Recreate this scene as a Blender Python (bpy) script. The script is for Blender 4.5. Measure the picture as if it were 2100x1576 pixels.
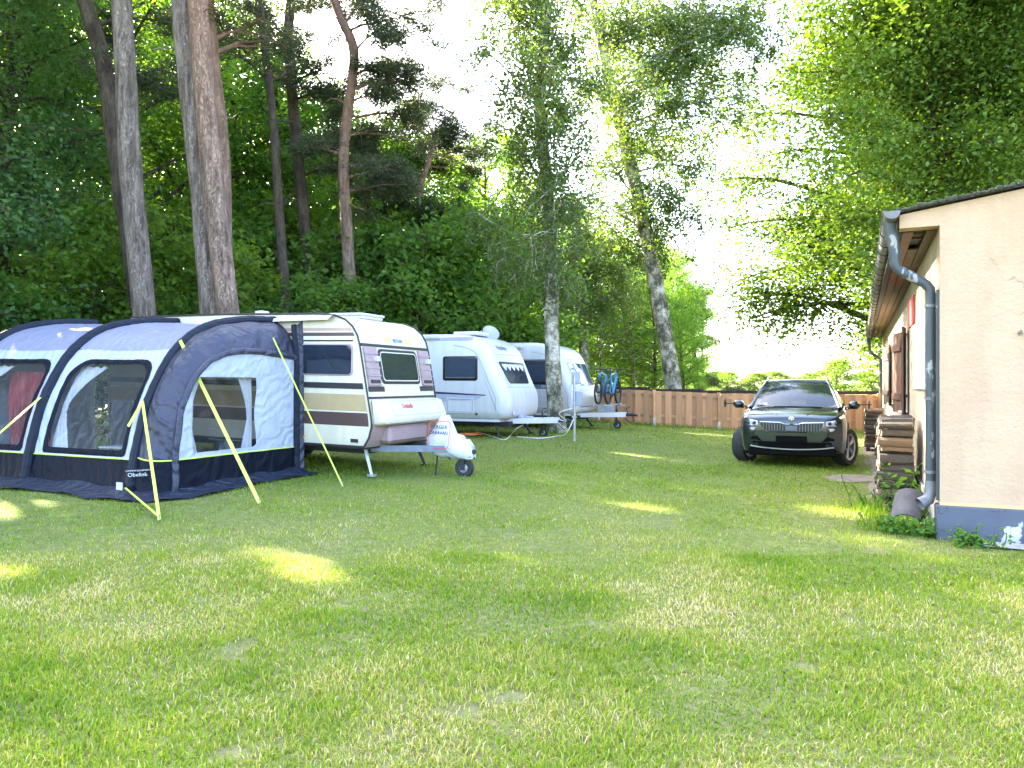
import bpy, math, random
import numpy as np
from mathutils import Vector, Matrix, Euler, noise

for o in list(bpy.data.objects):
    bpy.data.objects.remove(o)
SC = bpy.context.scene
COL = SC.collection
R = math.radians

# ---------------------------------------------------------------- camera, sky, sun, exposure
F = 1577.0          # focal length in pixels of the 2100 x 1576 photograph
CAMZ = 1.55
cd = bpy.data.cameras.new('camera')
cd.sensor_width = 36.0
cd.lens = F / 2100 * 36.0
cd.clip_start = 0.05
cd.clip_end = 6000
cam = bpy.data.objects.new('camera', cd)
COL.objects.link(cam)
cam.location = (0, 0, CAMZ)
cam.rotation_euler = (R(90), 0, 0)
SC.camera = cam

SUN_AZ = R(41)      # to the left of the view direction
SUN_EL = R(31)
W = bpy.data.worlds.new('World')
SC.world = W
W.use_nodes = True
wn = W.node_tree.nodes
bg = wn['Background']
sky = wn.new('ShaderNodeTexSky')
sky.sky_type = 'NISHITA'
sky.sun_disc = False
sky.sun_elevation = SUN_EL
sky.sun_rotation = -SUN_AZ
sky.air_density = 0.7
sky.dust_density = 3.0
sky.ozone_density = 0.3
W.node_tree.links.new(sky.outputs[0], bg.inputs[0])
bg.inputs[1].default_value = 0.15
sl = bpy.data.lights.new('sun', 'SUN')
sl.energy = 4.6
sl.angle = R(0.6)
sl.color = (1.0, 0.90, 0.74)
sun = bpy.data.objects.new('sun', sl)
COL.objects.link(sun)
sdir = Vector((-math.sin(SUN_AZ) * math.cos(SUN_EL), math.cos(SUN_AZ) * math.cos(SUN_EL), math.sin(SUN_EL)))
sun.rotation_euler = sdir.to_track_quat('Z', 'Y').to_euler()
sun.location = (-20, 20, 30)
SC.view_settings.view_transform = 'Standard'
SC.view_settings.look = 'None'
SC.view_settings.exposure = 3.95
SC.view_settings.gamma = 1.0
SC.view_settings.use_curve_mapping = False
SC.cycles.max_bounces = 7
SC.cycles.transparent_max_bounces = 12
SC.cycles.transmission_bounces = 6
SC.cycles.caustics_reflective = False
SC.cycles.caustics_refractive = False
SC.cycles.sample_clamp_indirect = 6.0


def sstep(a, b, x):
    t = np.clip((x - a) / (b - a), 0, 1)
    return t * t * (3 - 2 * t)


def gz(x, y):
    """height of the lawn"""
    x = np.asarray(x, float)
    y = np.asarray(y, float)
    h = 0.24 * sstep(8, 20, y) * sstep(8.5, .5, x)
    h = h + 0.10 * sstep(-1, -5, x) * sstep(7, 11, y) * (1 - sstep(14, 20, y))
    h = h + 0.012 * np.sin(x * 1.3 + 0.7) * np.sin(y * 1.1) + 0.008 * np.sin(x * 2.9 + y * 2.3)
    return h


def gzf(x, y):
    return float(gz(x, y))


def P(px, py, d):
    """photo pixel at distance d (metres along the view axis) -> point"""
    return Vector(((px - 1050) / F * d, d, CAMZ - (py - 788) / F * d))


# ---------------------------------------------------------------- object helpers
def tag(o, label=None, cat=None, group=None, kind=None):
    if label: o['label'] = label
    if cat: o['category'] = cat
    if group: o['group'] = group
    if kind: o['kind'] = kind
    return o


def empty(name, loc=(0, 0, 0), rot=(0, 0, 0), label=None, cat=None, group=None):
    o = bpy.data.objects.new(name, None)
    COL.objects.link(o)
    o.empty_display_size = 0.2
    o.location = loc
    o.rotation_euler = rot if hasattr(rot, '__len__') else (0, 0, rot)
    return tag(o, label, cat, group)


def link_mesh(name, me, mat=None, parent=None, loc=None, rot=None, scale=None):
    o = bpy.data.objects.new(name, me)
    COL.objects.link(o)
    if mat is not None and not me.materials:
        me.materials.append(mat)
    o.parent = parent
    if loc is not None: o.location = loc
    if rot is not None: o.rotation_euler = rot
    if scale is not None: o.scale = scale if hasattr(scale, '__len__') else (scale,) * 3
    return o


def copy_tree(o, parent=None):
    c = o.copy()
    COL.objects.link(c)
    c.parent = parent
    for ch in list(o.children):
        copy_tree(ch, c)
    return c


def np_mesh(name, verts, faces_flat, nper, smooth=False):
    """fast mesh: verts (N,3); faces_flat int array; nper verts per face"""
    me = bpy.data.meshes.new(name)
    verts = np.ascontiguousarray(verts, dtype=np.float32)
    ff = np.ascontiguousarray(faces_flat, dtype=np.int32).ravel()
    nf = len(ff) // nper
    me.vertices.add(len(verts))
    me.vertices.foreach_set('co', verts.ravel())
    me.loops.add(len(ff))
    me.loops.foreach_set('vertex_index', ff)
    me.polygons.add(nf)
    me.polygons.foreach_set('loop_start', np.arange(nf, dtype=np.int32) * nper)
    me.polygons.foreach_set('loop_total', np.full(nf, nper, dtype=np.int32))
    if smooth:
        me.polygons.foreach_set('use_smooth', np.ones(nf, dtype=bool))
    me.update(calc_edges=True)
    return me


class MB:
    """collects shapes; build() links them as one mesh object"""
    def __init__(s):
        s.v, s.f = [], []

    def add(s, vs, fs):
        n = len(s.v)
        s.v += [tuple(v) for v in vs]
        s.f += [tuple(i + n for i in f) for f in fs]
        return s

    def box(s, x0, x1, y0, y1, z0, z1, b=0.0, M=None):
        if b <= 0:
            vs = [(x, y, z) for x in (x0, x1) for y in (y0, y1) for z in (z0, z1)]
            fs = [(0, 1, 3, 2), (4, 6, 7, 5), (0, 4, 5, 1), (2, 3, 7, 6), (0, 2, 6, 4), (1, 5, 7, 3)]
        else:
            b = min(b, (x1 - x0) * .45, (y1 - y0) * .45, (z1 - z0) * .45)
            vs, fs, ix = [], [], {}
            c = ((x0, x1), (y0, y1), (z0, z1))
            for sx in (0, 1):
                for sy in (0, 1):
                    for sz in (0, 1):
                        sg = (sx, sy, sz)
                        for ax in range(3):
                            p = []
                            for k in range(3):
                                e = c[k][sg[k]]
                                p.append(e if k == ax else e + (b if sg[k] == 0 else -b))
                            ix[(sx, sy, sz, ax)] = len(vs)
                            vs.append(tuple(p))
            for ax in range(3):
                o1, o2 = [k for k in range(3) if k != ax]
                for sd in (0, 1):
                    q = []
                    for a, bb in ((0, 0), (1, 0), (1, 1), (0, 1)):
                        g = [0, 0, 0]; g[ax] = sd; g[o1] = a; g[o2] = bb
                        q.append(ix[(*g, ax)])
                    fs.append(tuple(q))
            for ax in range(3):
                o1, o2 = [k for k in range(3) if k != ax]
                for a in (0, 1):
                    for bb in (0, 1):
                        g0 = [0, 0, 0]; g0[ax] = 0; g0[o1] = a; g0[o2] = bb
                        g1 = list(g0); g1[ax] = 1
                        fs.append((ix[(*g0, o1)], ix[(*g1, o1)], ix[(*g1, o2)], ix[(*g0, o2)]))
            for sx in (0, 1):
                for sy in (0, 1):
                    for sz in (0, 1):
                        fs.append(tuple(ix[(sx, sy, sz, k)] for k in range(3)))
        if M is not None:
            vs = [M @ Vector(v) for v in vs]
        return s.add(vs, fs)

    def tube(s, pts, r, n=8, cap=True, sx=1.0):
        pts = [Vector(p) for p in pts]
        rs = r if hasattr(r, '__len__') else [r] * len(pts)
        up = None
        vs, fs = [], []
        for i, p in enumerate(pts):
            t = (pts[min(i + 1, len(pts) - 1)] - pts[max(i - 1, 0)])
            if t.length < 1e-9: t = Vector((0, 0, 1))
            t.normalize()
            if up is None:
                a = Vector((0, 0, 1)) if abs(t.z) < .9 else Vector((1, 0, 0))
                up = (a - t * a.dot(t)).normalized()
            else:
                up = up - t * up.dot(t)
                if up.length < 1e-6: up = Vector((1, 0, 0))
                up.normalize()
            w = t.cross(up)
            for k in range(n):
                a = 2 * math.pi * k / n
                vs.append(p + up * (math.cos(a) * rs[i]) + w * (math.sin(a) * rs[i] * sx))
        for i in range(len(pts) - 1):
            for k in range(n):
                a, b = i * n + k, i * n + (k + 1) % n
                fs.append((a, b, b + n, a + n))
        if cap:
            fs.append(tuple(range(n))[::-1])
            fs.append(tuple(range((len(pts) - 1) * n, len(pts) * n)))
        return s.add(vs, fs)

    def lathe(s, prof, c=(0, 0, 0), axis='z', n=24, close=True):
        """prof: (radius, height) list around an axis"""
        vs, fs = [], []
        for (r, h) in prof:
            for k in range(n):
                a = 2 * math.pi * k / n
                x, y = r * math.cos(a), r * math.sin(a)
                v = {'z': (x, y, h), 'y': (x, h, y), 'x': (h, x, y)}[axis]
                vs.append((v[0] + c[0], v[1] + c[1], v[2] + c[2]))
        m = len(prof)
        for i in range(m if close else m - 1):
            j = (i + 1) % m
            for k in range(n):
                k2 = (k + 1) % n
                fs.append((i * n + k, i * n + k2, j * n + k2, j * n + k))
        return s.add(vs, fs)

    def grid(s, f, a0, a1, b0, b1, na=1, nb=1, off=0.0):
        vs = [f(a0 + (a1 - a0) * i / na, b0 + (b1 - b0) * j / nb, off) for i in range(na + 1) for j in range(nb + 1)]
        fs = [(i * (nb + 1) + j, (i + 1) * (nb + 1) + j, (i + 1) * (nb + 1) + j + 1, i * (nb + 1) + j + 1)
              for i in range(na) for j in range(nb)]
        return s.add(vs, fs)

    def slab(s, f, a0, a1, b0, b1, off, na=1, nb=1, base=0.0):
        """rectangular plate standing proud of surface f by off"""
        g = [[f(a0 + (a1 - a0) * i / na, b0 + (b1 - b0) * j / nb, off) for j in range(nb + 1)] for i in range(na + 1)]
        vs = [v for row in g for v in row]
        fs = [(i * (nb + 1) + j, (i + 1) * (nb + 1) + j, (i + 1) * (nb + 1) + j + 1, i * (nb + 1) + j + 1)
              for i in range(na) for j in range(nb)]
        s.add(vs, fs)
        per = [(a0 + (a1 - a0) * i / na, b0) for i in range(na)] + [(a1, b0 + (b1 - b0) * j / nb) for j in range(nb)] + \
              [(a1 - (a1 - a0) * i / na, b1) for i in range(na)] + [(a0, b1 - (b1 - b0) * j / nb) for j in range(nb)]
        return s.rim(per, f, base, off)

    def rim(s, pts, f, o0, o1):
        n = len(pts)
        vs = [f(a, b, o0) for a, b in pts] + [f(a, b, o1) for a, b in pts]
        return s.add(vs, [(i, (i + 1) % n, (i + 1) % n + n, i + n) for i in range(n)])

    def disc(s, pts, f, off, rings=1, base=None):
        """convex outline pts filled with rings, on surface f"""
        n = len(pts)
        cx = sum(p[0] for p in pts) / n
        cy = sum(p[1] for p in pts) / n
        vs = []
        for k in range(rings):
            t = 1 - k / rings
            vs += [f(cx + (a - cx) * t, cy + (b - cy) * t, off) for a, b in pts]
        vs.append(f(cx, cy, off))
        fs = []
        for k in range(rings - 1):
            for i in range(n):
                j = (i + 1) % n
                fs.append((k * n + i, k * n + j, (k + 1) * n + j, (k + 1) * n + i))
        k = rings - 1
        for i in range(n):
            fs.append((k * n + i, k * n + (i + 1) % n, rings * n))
        s.add(vs, fs)
        if base is not None:
            s.rim(pts, f, base, off)
        return s

    def ring(s, inner, outer, f, oi=0.0, oo=0.0, m=1, bulge=0.0):
        n = len(inner)
        vs = []
        for k in range(m + 1):
            t = k / m
            for (a, b), (c, d) in zip(inner, outer):
                vs.append(f(a + (c - a) * t, b + (d - b) * t, oi + (oo - oi) * t + bulge * math.sin(math.pi * t)))
        fs = []
        for k in range(m):
            for i in range(n):
                j = (i + 1) % n
                fs.append((k * n + i, k * n + j, (k + 1) * n + j, (k + 1) * n + i))
        return s.add(vs, fs)

    def mesh(s, name, smooth=False):
        me = bpy.data.meshes.new(name)
        me.from_pydata(s.v, [], s.f)
        if smooth:
            me.polygons.foreach_set('use_smooth', [True] * len(me.polygons))
        me.update()
        import bmesh
        bm = bmesh.new(); bm.from_mesh(me)
        bmesh.ops.recalc_face_normals(bm, faces=bm.faces)
        bm.to_mesh(me); bm.free()
        if smooth:
            try: me.set_sharp_from_angle(angle=R(smooth if smooth is not True else 35))
            except Exception: pass
        return me

    def build(s, name, mat, parent=None, smooth=False, loc=None, rot=None):
        return link_mesh(name, s.mesh(name, smooth), mat, parent, loc, rot)


def rrect(cx, cy, w, h, r, n=4, skew=0.0):
    """rounded rectangle outline, counter-clockwise; r may be 4 radii (br, tr, tl, bl)"""
    rs = r if hasattr(r, '__len__') else [r] * 4
    out = []
    for (sx, sy, a0, rr) in ((1, -1, -90, rs[0]), (1, 1, 0, rs[1]), (-1, 1, 90, rs[2]), (-1, -1, 180, rs[3])):
        ox, oy = cx + sx * (w / 2 - rr), cy + sy * (h / 2 - rr)
        for k in range(n + 1):
            a = R(a0 + 90 * k / n)
            x, y = ox + rr * math.cos(a), oy + rr * math.sin(a)
            out.append((x + skew * (y - cy), y))
    return out


def inset_poly(pts, d):
    """move a closed outline inwards by d (counter-clockwise input)"""
    n = len(pts)
    out = []
    for i in range(n):
        p0, p1, p2 = pts[i - 1], pts[i], pts[(i + 1) % n]
        e1 = Vector((p1[0] - p0[0], p1[1] - p0[1])); e2 = Vector((p2[0] - p1[0], p2[1] - p1[1]))
        n1 = Vector((-e1.y, e1.x)); n2 = Vector((-e2.y, e2.x))
        nn = Vector((0, 0))
        if n1.length > 1e-9: nn += n1.normalized()
        if n2.length > 1e-9: nn += n2.normalized()
        if nn.length < 1e-9: nn = Vector((0, 0))
        else:
            nn.normalize()
        out.append((p1[0] + nn.x * d, p1[1] + nn.y * d))
    return out


def text_mesh(txt, size, mat, name, parent, M, shear=0.0, ext=0.002, sx=1.0):
    c = bpy.data.curves.new(name, 'FONT')
    c.body = txt
    c.size = size
    c.align_x = 'CENTER'
    c.align_y = 'CENTER'
    c.shear = shear
    c.extrude = ext
    c.resolution_u = 3
    t = bpy.data.objects.new(name + '_curve', c)
    COL.objects.link(t)
    bpy.context.view_layer.update()
    dg = bpy.context.evaluated_depsgraph_get()
    me = bpy.data.meshes.new_from_object(t.evaluated_get(dg))
    bpy.data.objects.remove(t)
    bpy.data.curves.remove(c)
    me.name = name
    me.transform(M @ Matrix.Diagonal((sx, 1, 1, 1)))
    me.materials.clear()
    return link_mesh(name, me, mat, parent)


def frame_M(o, xd, yd):
    """matrix with local x -> xd, local y -> yd at origin o"""
    x = Vector(xd).normalized(); y = Vector(yd); y = (y - x * y.dot(x)).normalized(); z = x.cross(y)
    return Matrix(((x.x, y.x, z.x, o[0]), (x.y, y.y, z.y, o[1]), (x.z, y.z, z.z, o[2]), (0, 0, 0, 1)))


# ---------------------------------------------------------------- materials
def new_mat(name):
    m = bpy.data.materials.new(name)
    m.use_nodes = True
    return m, m.node_tree.nodes, m.node_tree.links, m.node_tree.nodes['Principled BSDF']


def noise_node(n, l, scale, detail=4, rough=.55, coord='Object', stretch=None):
    tc = n.new('ShaderNodeTexCoord')
    src = tc.outputs[coord]
    if stretch:
        mp = n.new('ShaderNodeMapping')
        mp.inputs['Scale'].default_value = stretch
        l.new(src, mp.inputs[0]); src = mp.outputs[0]
    t = n.new('ShaderNodeTexNoise')
    t.inputs['Scale'].default_value = scale
    t.inputs['Detail'].default_value = detail
    t.inputs['Roughness'].default_value = rough
    l.new(src, t.inputs['Vector'])
    return t


def ramp(n, l, src, stops):
    r = n.new('ShaderNodeValToRGB')
    e = r.color_ramp.elements
    while len(e) < len(stops): e.new(0.5)
    for k, (p, c) in enumerate(stops):
        e[k].position = p
        e[k].color = (*c, 1) if len(c) == 3 else c
    l.new(src, r.inputs[0])
    return r


def mix_rgb(n, l, fac, a, b, mode='MIX'):
    m = n.new('ShaderNodeMix')
    m.data_type = 'RGBA'
    m.blend_type = mode
    for sock, val in ((m.inputs[0], fac), (m.inputs[6], a), (m.inputs[7], b)):
        if hasattr(val, 'is_linked') or hasattr(val, 'links'):
            l.new(val, sock)
        elif isinstance(val, (int, float)):
            sock.default_value = val
        else:
            sock.default_value = (*val, 1) if len(val) == 3 else val
    return m.outputs[2]


def bump_to(n, l, bsdf, height, strength=.3, dist=.01):
    b = n.new('ShaderNodeBump')
    b.inputs['Strength'].default_value = strength
    b.inputs['Distance'].default_value = dist
    l.new(height, b.inputs['Height'])
    l.new(b.outputs[0], bsdf.inputs['Normal'])
    return b


def mat(name, col, rough=.6, metal=0.0, var=.12, scale=6, bump=0.0, bscale=60, bdist=.004, coat=0.0, spec=.5,
        stretch=None, col2=None, rvar=0.0):
    m, n, l, b = new_mat(name)
    b.inputs['Roughness'].default_value = rough
    b.inputs['Metallic'].default_value = metal
    b.inputs['Coat Weight'].default_value = coat
    b.inputs['Coat Roughness'].default_value = .05
    b.inputs['Specular IOR Level'].default_value = spec
    t = noise_node(n, l, scale, 5, .6, stretch=stretch)
    c2 = col2 if col2 else tuple(min(1, c * (1 + var)) for c in col)
    c1 = tuple(c * (1 - var) for c in col)
    r = ramp(n, l, t.outputs[0], [(.3, c1), (.7, c2)])
    l.new(r.outputs[0], b.inputs['Base Color'])
    if rvar:
        rr = ramp(n, l, t.outputs[0], [(.3, (rough - rvar,) * 3), (.7, (rough + rvar,) * 3)])
        l.new(rr.outputs[0], b.inputs['Roughness'])
    if bump:
        t2 = noise_node(n, l, bscale, 4, .6, stretch=stretch)
        bump_to(n, l, b, t2.outputs[0], bump, bdist)
    return m


def glass_mat(name, tint=(.03, .035, .04), alpha=.75, rough=.03):
    m, n, l, b = new_mat(name)
    b.inputs['Base Color'].default_value = (*tint, 1)
    b.inputs['Roughness'].default_value = rough
    b.inputs['Specular IOR Level'].default_value = .6
    t = noise_node(n, l, 3.0, 3)
    bump_to(n, l, b, t.outputs[0], .04, .02)
    if alpha < 1:
        out = n['Material Output']
        tr = n.new('ShaderNodeBsdfTransparent')
        mx = n.new('ShaderNodeMixShader')
        mx.inputs[0].default_value = alpha
        l.new(tr.outputs[0], mx.inputs[1]); l.new(b.outputs[0], mx.inputs[2])
        l.new(mx.outputs[0], out.inputs[0])
    return m


def leaf_mat(name, dark, light, trans=.45, tcol=None, rough=.55):
    """leaf shader: colour varies leaf by leaf, light passes through the blade"""
    m, n, l, b = new_mat(name)
    a = n.new('ShaderNodeAttribute'); a.attribute_name = 'rnd'
    r = ramp(n, l, a.outputs['Fac'], [(0, dark), (.55, tuple((x + y) / 2 for x, y in zip(dark, light))), (1, light)])
    b.inputs['Roughness'].default_value = rough
    b.inputs['Specular IOR Level'].default_value = .22
    l.new(r.outputs[0], b.inputs['Base Color'])
    t = n.new('ShaderNodeBsdfTranslucent')
    tc = mix_rgb(n, l, 1.0, r.outputs[0], tcol or (1.9, 1.75, .55), 'MULTIPLY')
    l.new(tc, t.inputs[0])
    mx = n.new('ShaderNodeMixShader')
    mx.inputs[0].default_value = trans
    l.new(b.outputs[0], mx.inputs[1]); l.new(t.outputs[0], mx.inputs[2])
    l.new(mx.outputs[0], n['Material Output'].inputs[0])
    return m


M = {}
M['white'] = mat('white_gelcoat', (.55, .555, .555), .3, var=.07, scale=3.5, coat=.15, stretch=(1.6, 1.6, .22))
M['cream'] = mat('cream_paint', (.58, .54, .41), .4, var=.09, scale=4.0, stretch=(1.6, 1.6, .22), bump=.06, bscale=14, bdist=.004)
M['cream2'] = mat('cream_moulding', (.58, .55, .46), .35, var=.06, scale=3)
M['tan'] = mat('tan_stripe', (.40, .30, .15), .45, var=.06)
M['brown'] = mat('brown_stripe', (.075, .04, .035), .4, var=.1)
M['taupe'] = mat('taupe_stripe', (.42, .30, .22), .45, var=.06)
M['mauve'] = mat('mauve_panel', (.33, .24, .25), .5, var=.08, scale=10)
M['black'] = mat('black_rubber', (.018, .018, .02), .55, var=.2, scale=12)
M['blackgloss'] = mat('black_gloss', (.012, .012, .014), .2, var=.1, coat=.3)
M['tyre'] = mat('tyre_rubber', (.025, .025, .026), .8, var=.25, scale=20, bump=.2, bscale=120)
M['steel'] = mat('galvanised_steel', (.42, .44, .46), .45, metal=.7, var=.18, scale=14, rvar=.1)
M['bluesteel'] = mat('painted_drawbar', (.14, .17, .21), .5, var=.2, scale=9)
M['dark'] = mat('dark_chassis', (.022, .022, .024), .7, var=.3, scale=8)
M['grey'] = mat('grey_plastic', (.32, .33, .35), .5, var=.08)
M['lilac'] = mat('lilac_grey_decal', (.36, .37, .45), .35, var=.05)
M['navy'] = mat('navy_decal', (.03, .03, .09), .35, var=.1)
M['slate'] = mat('slate_decal', (.10, .13, .17), .3, var=.08)
M['orange'] = mat('orange_lens', (.75, .22, .03), .25, var=.05)
M['red'] = mat('red_lettering', (.55, .06, .07), .5, var=.05)
M['blue'] = mat('blue_lettering', (.12, .2, .6), .5, var=.05)
M['yellow'] = mat('yellow_badge', (.8, .5, .16), .5, var=.05)
M['chrome'] = mat('chrome_trim', (.75, .76, .78), .15, metal=1.0, var=.03)
M['winglass3'] = glass_mat('curtained_window', (.012, .02, .035), .5)
M['winglass'] = glass_mat('caravan_window', (.012, .02, .035), .93)
M['winglass2'] = glass_mat('caravan_front_window', (.035, .045, .035), .95)
M['curtain'] = mat('blue_grey_curtain', (.10, .15, .22), .8, var=.3, scale=10, stretch=(9, 1, 1))

# ================================================================ GROUND
def ground_material():
    m, n, l, b = new_mat('lawn_soil')
    big = noise_node(n, l, .35, 5, .6)
    fine = noise_node(n, l, 9.0, 6, .7)
    c = ramp(n, l, big.outputs[0], [(.30, (.11, .17, .028)), (.52, (.15, .20, .04)), (.75, (.20, .21, .065))])
    c2 = ramp(n, l, fine.outputs[0], [(.28, (.06, .055, .03)), (.5, (.15, .16, .05)), (.75, (.27, .25, .14))])
    mx = mix_rgb(n, l, .45, c.outputs[0], c2.outputs[0])
    soil = ramp(n, l, fine.outputs[0], [(.3, (.10, .075, .05)), (.5, (.19, .15, .10)), (.7, (.30, .25, .18))])
    tcg = n.new('ShaderNodeTexCoord'); spx = n.new('ShaderNodeSeparateXYZ'); l.new(tcg.outputs['Object'], spx.inputs[0])
    mrg = n.new('ShaderNodeMapRange'); mrg.inputs['From Min'].default_value = 5; mrg.inputs['From Max'].default_value = 12
    mrg.inputs['To Min'].default_value = .6; mrg.inputs['To Max'].default_value = 1.0
    l.new(spx.outputs['Y'], mrg.inputs[0])
    mx = mix_rgb(n, l, mrg.outputs[0], soil.outputs[0], mx)
    l.new(mx, b.inputs['Base Color'])
    b.inputs['Roughness'].default_value = .95
    b.inputs['Specular IOR Level'].default_value = .1
    f2 = noise_node(n, l, 30, 5, .7)
    bump_to(n, l, b, f2.outputs[0], .6, .03)
    return m


def axis_lines(lo, hi, step, far):
    a = list(np.arange(lo, hi + 1e-6, step))
    s, x = step, hi
    while x < far:
        s *= 1.45; x += s; a.append(x)
    s, x = step, lo
    pre = []
    while x > -far:
        s *= 1.45; x -= s; pre.append(x)
    return np.array(pre[::-1] + a)


gx = axis_lines(-16, 18, .5, 2200)
gy = axis_lines(-4, 40, .5, 2600)
GX, GY = np.meshgrid(gx, gy, indexing='ij')
GZ = gz(GX, GY)
vv = np.stack([GX, GY, GZ], -1).reshape(-1, 3)
nb_ = len(gy)
I, J = np.meshgrid(np.arange(len(gx) - 1), np.arange(nb_ - 1), indexing='ij')
q = np.stack([I * nb_ + J, (I + 1) * nb_ + J, (I + 1) * nb_ + J + 1, I * nb_ + J + 1], -1).reshape(-1)
o = link_mesh('ground', np_mesh('ground', vv, q, 4, True), ground_material())
tag(o, 'mown green lawn sloping gently up towards the caravans', 'lawn', kind='structure')

# ================================================================ HOUSE
HN = Vector((4.29, 7.71, 0.0))
HROT = math.atan2(-.41, .91)
HL, HWD = 19.8, 7.0
M['dirt'] = mat('dry_dirt', (.20, .165, .12), .95, var=.35, scale=9, bump=.6, bscale=40, bdist=.02)
M['concrete'] = mat('concrete', (.40, .38, .34), .9, var=.25, scale=5, bump=.4, bscale=50, bdist=.01)


def plaster(name, c1, c2, crack=.8, blotch=1.0):
    m, n, l, b = new_mat(name)
    t = noise_node(n, l, 1.1, 6, .62)
    r = ramp(n, l, t.outputs[0], [(.3, c1), (.72, c2)])
    st = noise_node(n, l, 3.0, 5, .6, stretch=(1.2, 1.2, .15))
    r2 = ramp(n, l, st.outputs[0], [(.35, (.86, .84, .80)), (.6, (1, 1, 1))])
    col = mix_rgb(n, l, .55 * blotch, r.outputs[0], r2.outputs[0], 'MULTIPLY')
    tc = n.new('ShaderNodeTexCoord')
    wob = noise_node(n, l, 2.2, 4)
    add = n.new('ShaderNodeVectorMath'); add.operation = 'ADD'
    sc = n.new('ShaderNodeVectorMath'); sc.operation = 'SCALE'; sc.inputs['Scale'].default_value = .7
    l.new(wob.outputs['Color'], sc.inputs[0]); l.new(tc.outputs['Object'], add.inputs[0]); l.new(sc.outputs[0], add.inputs[1])
    vo = n.new('ShaderNodeTexVoronoi'); vo.feature = 'DISTANCE_TO_EDGE'; vo.inputs['Scale'].default_value = .75
    l.new(add.outputs[0], vo.inputs['Vector'])
    cr = ramp(n, l, vo.outputs['Distance'], [(0, (0, 0, 0)), (.006, (1, 1, 1))])
    msk = noise_node(n, l, .9, 2)
    mk = ramp(n, l, msk.outputs[0], [(.5, (0, 0, 0)), (.62, (1, 1, 1))])
    inv = n.new('ShaderNodeMath'); inv.operation = 'SUBTRACT'; inv.inputs[0].default_value = 1.0
    l.new(cr.outputs[0], inv.inputs[1])
    ml = n.new('ShaderNodeMath'); ml.operation = 'MULTIPLY'
    l.new(inv.outputs[0], ml.inputs[0]); l.new(mk.outputs[0], ml.inputs[1])
    ml2 = n.new('ShaderNodeMath'); ml2.operation = 'MULTIPLY'; ml2.inputs[1].default_value = crack
    l.new(ml.outputs[0], ml2.inputs[0])
    col = mix_rgb(n, l, ml2.outputs[0], col, (.22, .17, .12))
    l.new(col, b.inputs['Base Color'])
    b.inputs['Roughness'].default_value = .92
    b.inputs['Specular IOR Level'].default_value = .2
    f = noise_node(n, l, 26, 6, .65)
    g = noise_node(n, l, 3.5, 4, .6)
    ad = n.new('ShaderNodeMath'); ad.operation = 'MULTIPLY_ADD'; ad.inputs[1].default_value = 2.2
    l.new(g.outputs[0], ad.inputs[0]); l.new(f.outputs[0], ad.inputs[2])
    bump_to(n, l, b, ad.outputs[0], .8, .016)
    return m


def wood(name, c1, c2, scale=5, stretch=(1, 1, 12), rough=.75, bump=.35):
    m, n, l, b = new_mat(name)
    t = noise_node(n, l, scale, 6, .65, stretch=stretch)
    oi = n.new('ShaderNodeObjectInfo')
    r = ramp(n, l, t.outputs[0], [(.28, c1), (.72, c2)])
    hv = n.new('ShaderNodeHueSaturation')
    mr = n.new('ShaderNodeMapRange')
    mr.inputs['To Min'].default_value = .72; mr.inputs['To Max'].default_value = 1.25
    l.new(oi.outputs['Random'], mr.inputs[0]); l.new(mr.outputs[0], hv.inputs['Value'])
    l.new(r.outputs[0], hv.inputs['Color'])
    l.new(hv.outputs[0], b.inputs['Base Color'])
    b.inputs['Roughness'].default_value = rough
    bump_to(n, l, b, t.outputs[0], bump, .006)
    return m


M['gable'] = plaster('beige_plaster', (.485, .335, .215), (.56, .398, .262))
M['sidewall'] = plaster('cream_plaster', (.46, .38, .27), (.58, .49, .36), .5, 1.6)
M['soffit'] = wood('soffit_wood', (.055, .032, .02), (.14, .082, .048), 4, (8, 1, 8))
M['shutter_brown'] = wood('shutter_wood', (.10, .05, .03), (.19, .10, .06), 6, (9, 9, 1))
M['shutter_dark'] = wood('dark_shutter_wood', (.03, .022, .018), (.065, .045, .036), 6, (9, 9, 1))
M['paleboard'] = mat('pale_blue_board', (.42, .45, .47), .6, var=.15, scale=4, stretch=(1, 3, .4), bump=.2)
M['zinc'] = mat('weathered_zinc', (.17, .172, .175), .6, metal=.25, var=.25, scale=7, rvar=.08)
M['roof'] = mat('bitumen_roof', (.07, .07, .075), .9, var=.4, scale=10, bump=.8, bscale=40, bdist=.02)
M['moss'] = mat('roof_moss', (.05, .055, .035), 1, var=.5, scale=20, bump=.8, bscale=60)
M['redboard'] = mat('red_board', (.52, .05, .05), .6, var=.1)


def zinc_flaking():
    m, n, l, b = new_mat('flaking_blue_paint')
    t = noise_node(n, l, 7, 6, .6, stretch=(1, 1, .35))
    r = ramp(n, l, t.outputs[0], [(.0, (.03, .040, .043)), (.60, (.05, .064, .068)), (.63, (.30, .31, .30)), (.67, (.26, .27, .26)), (.72, (.06, .08, .095))])
    l.new(r.outputs[0], b.inputs['Base Color'])
    b.inputs['Roughness'].default_value = .5
    bump_to(n, l, b, t.outputs[0], .3, .005)
    return m


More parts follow.
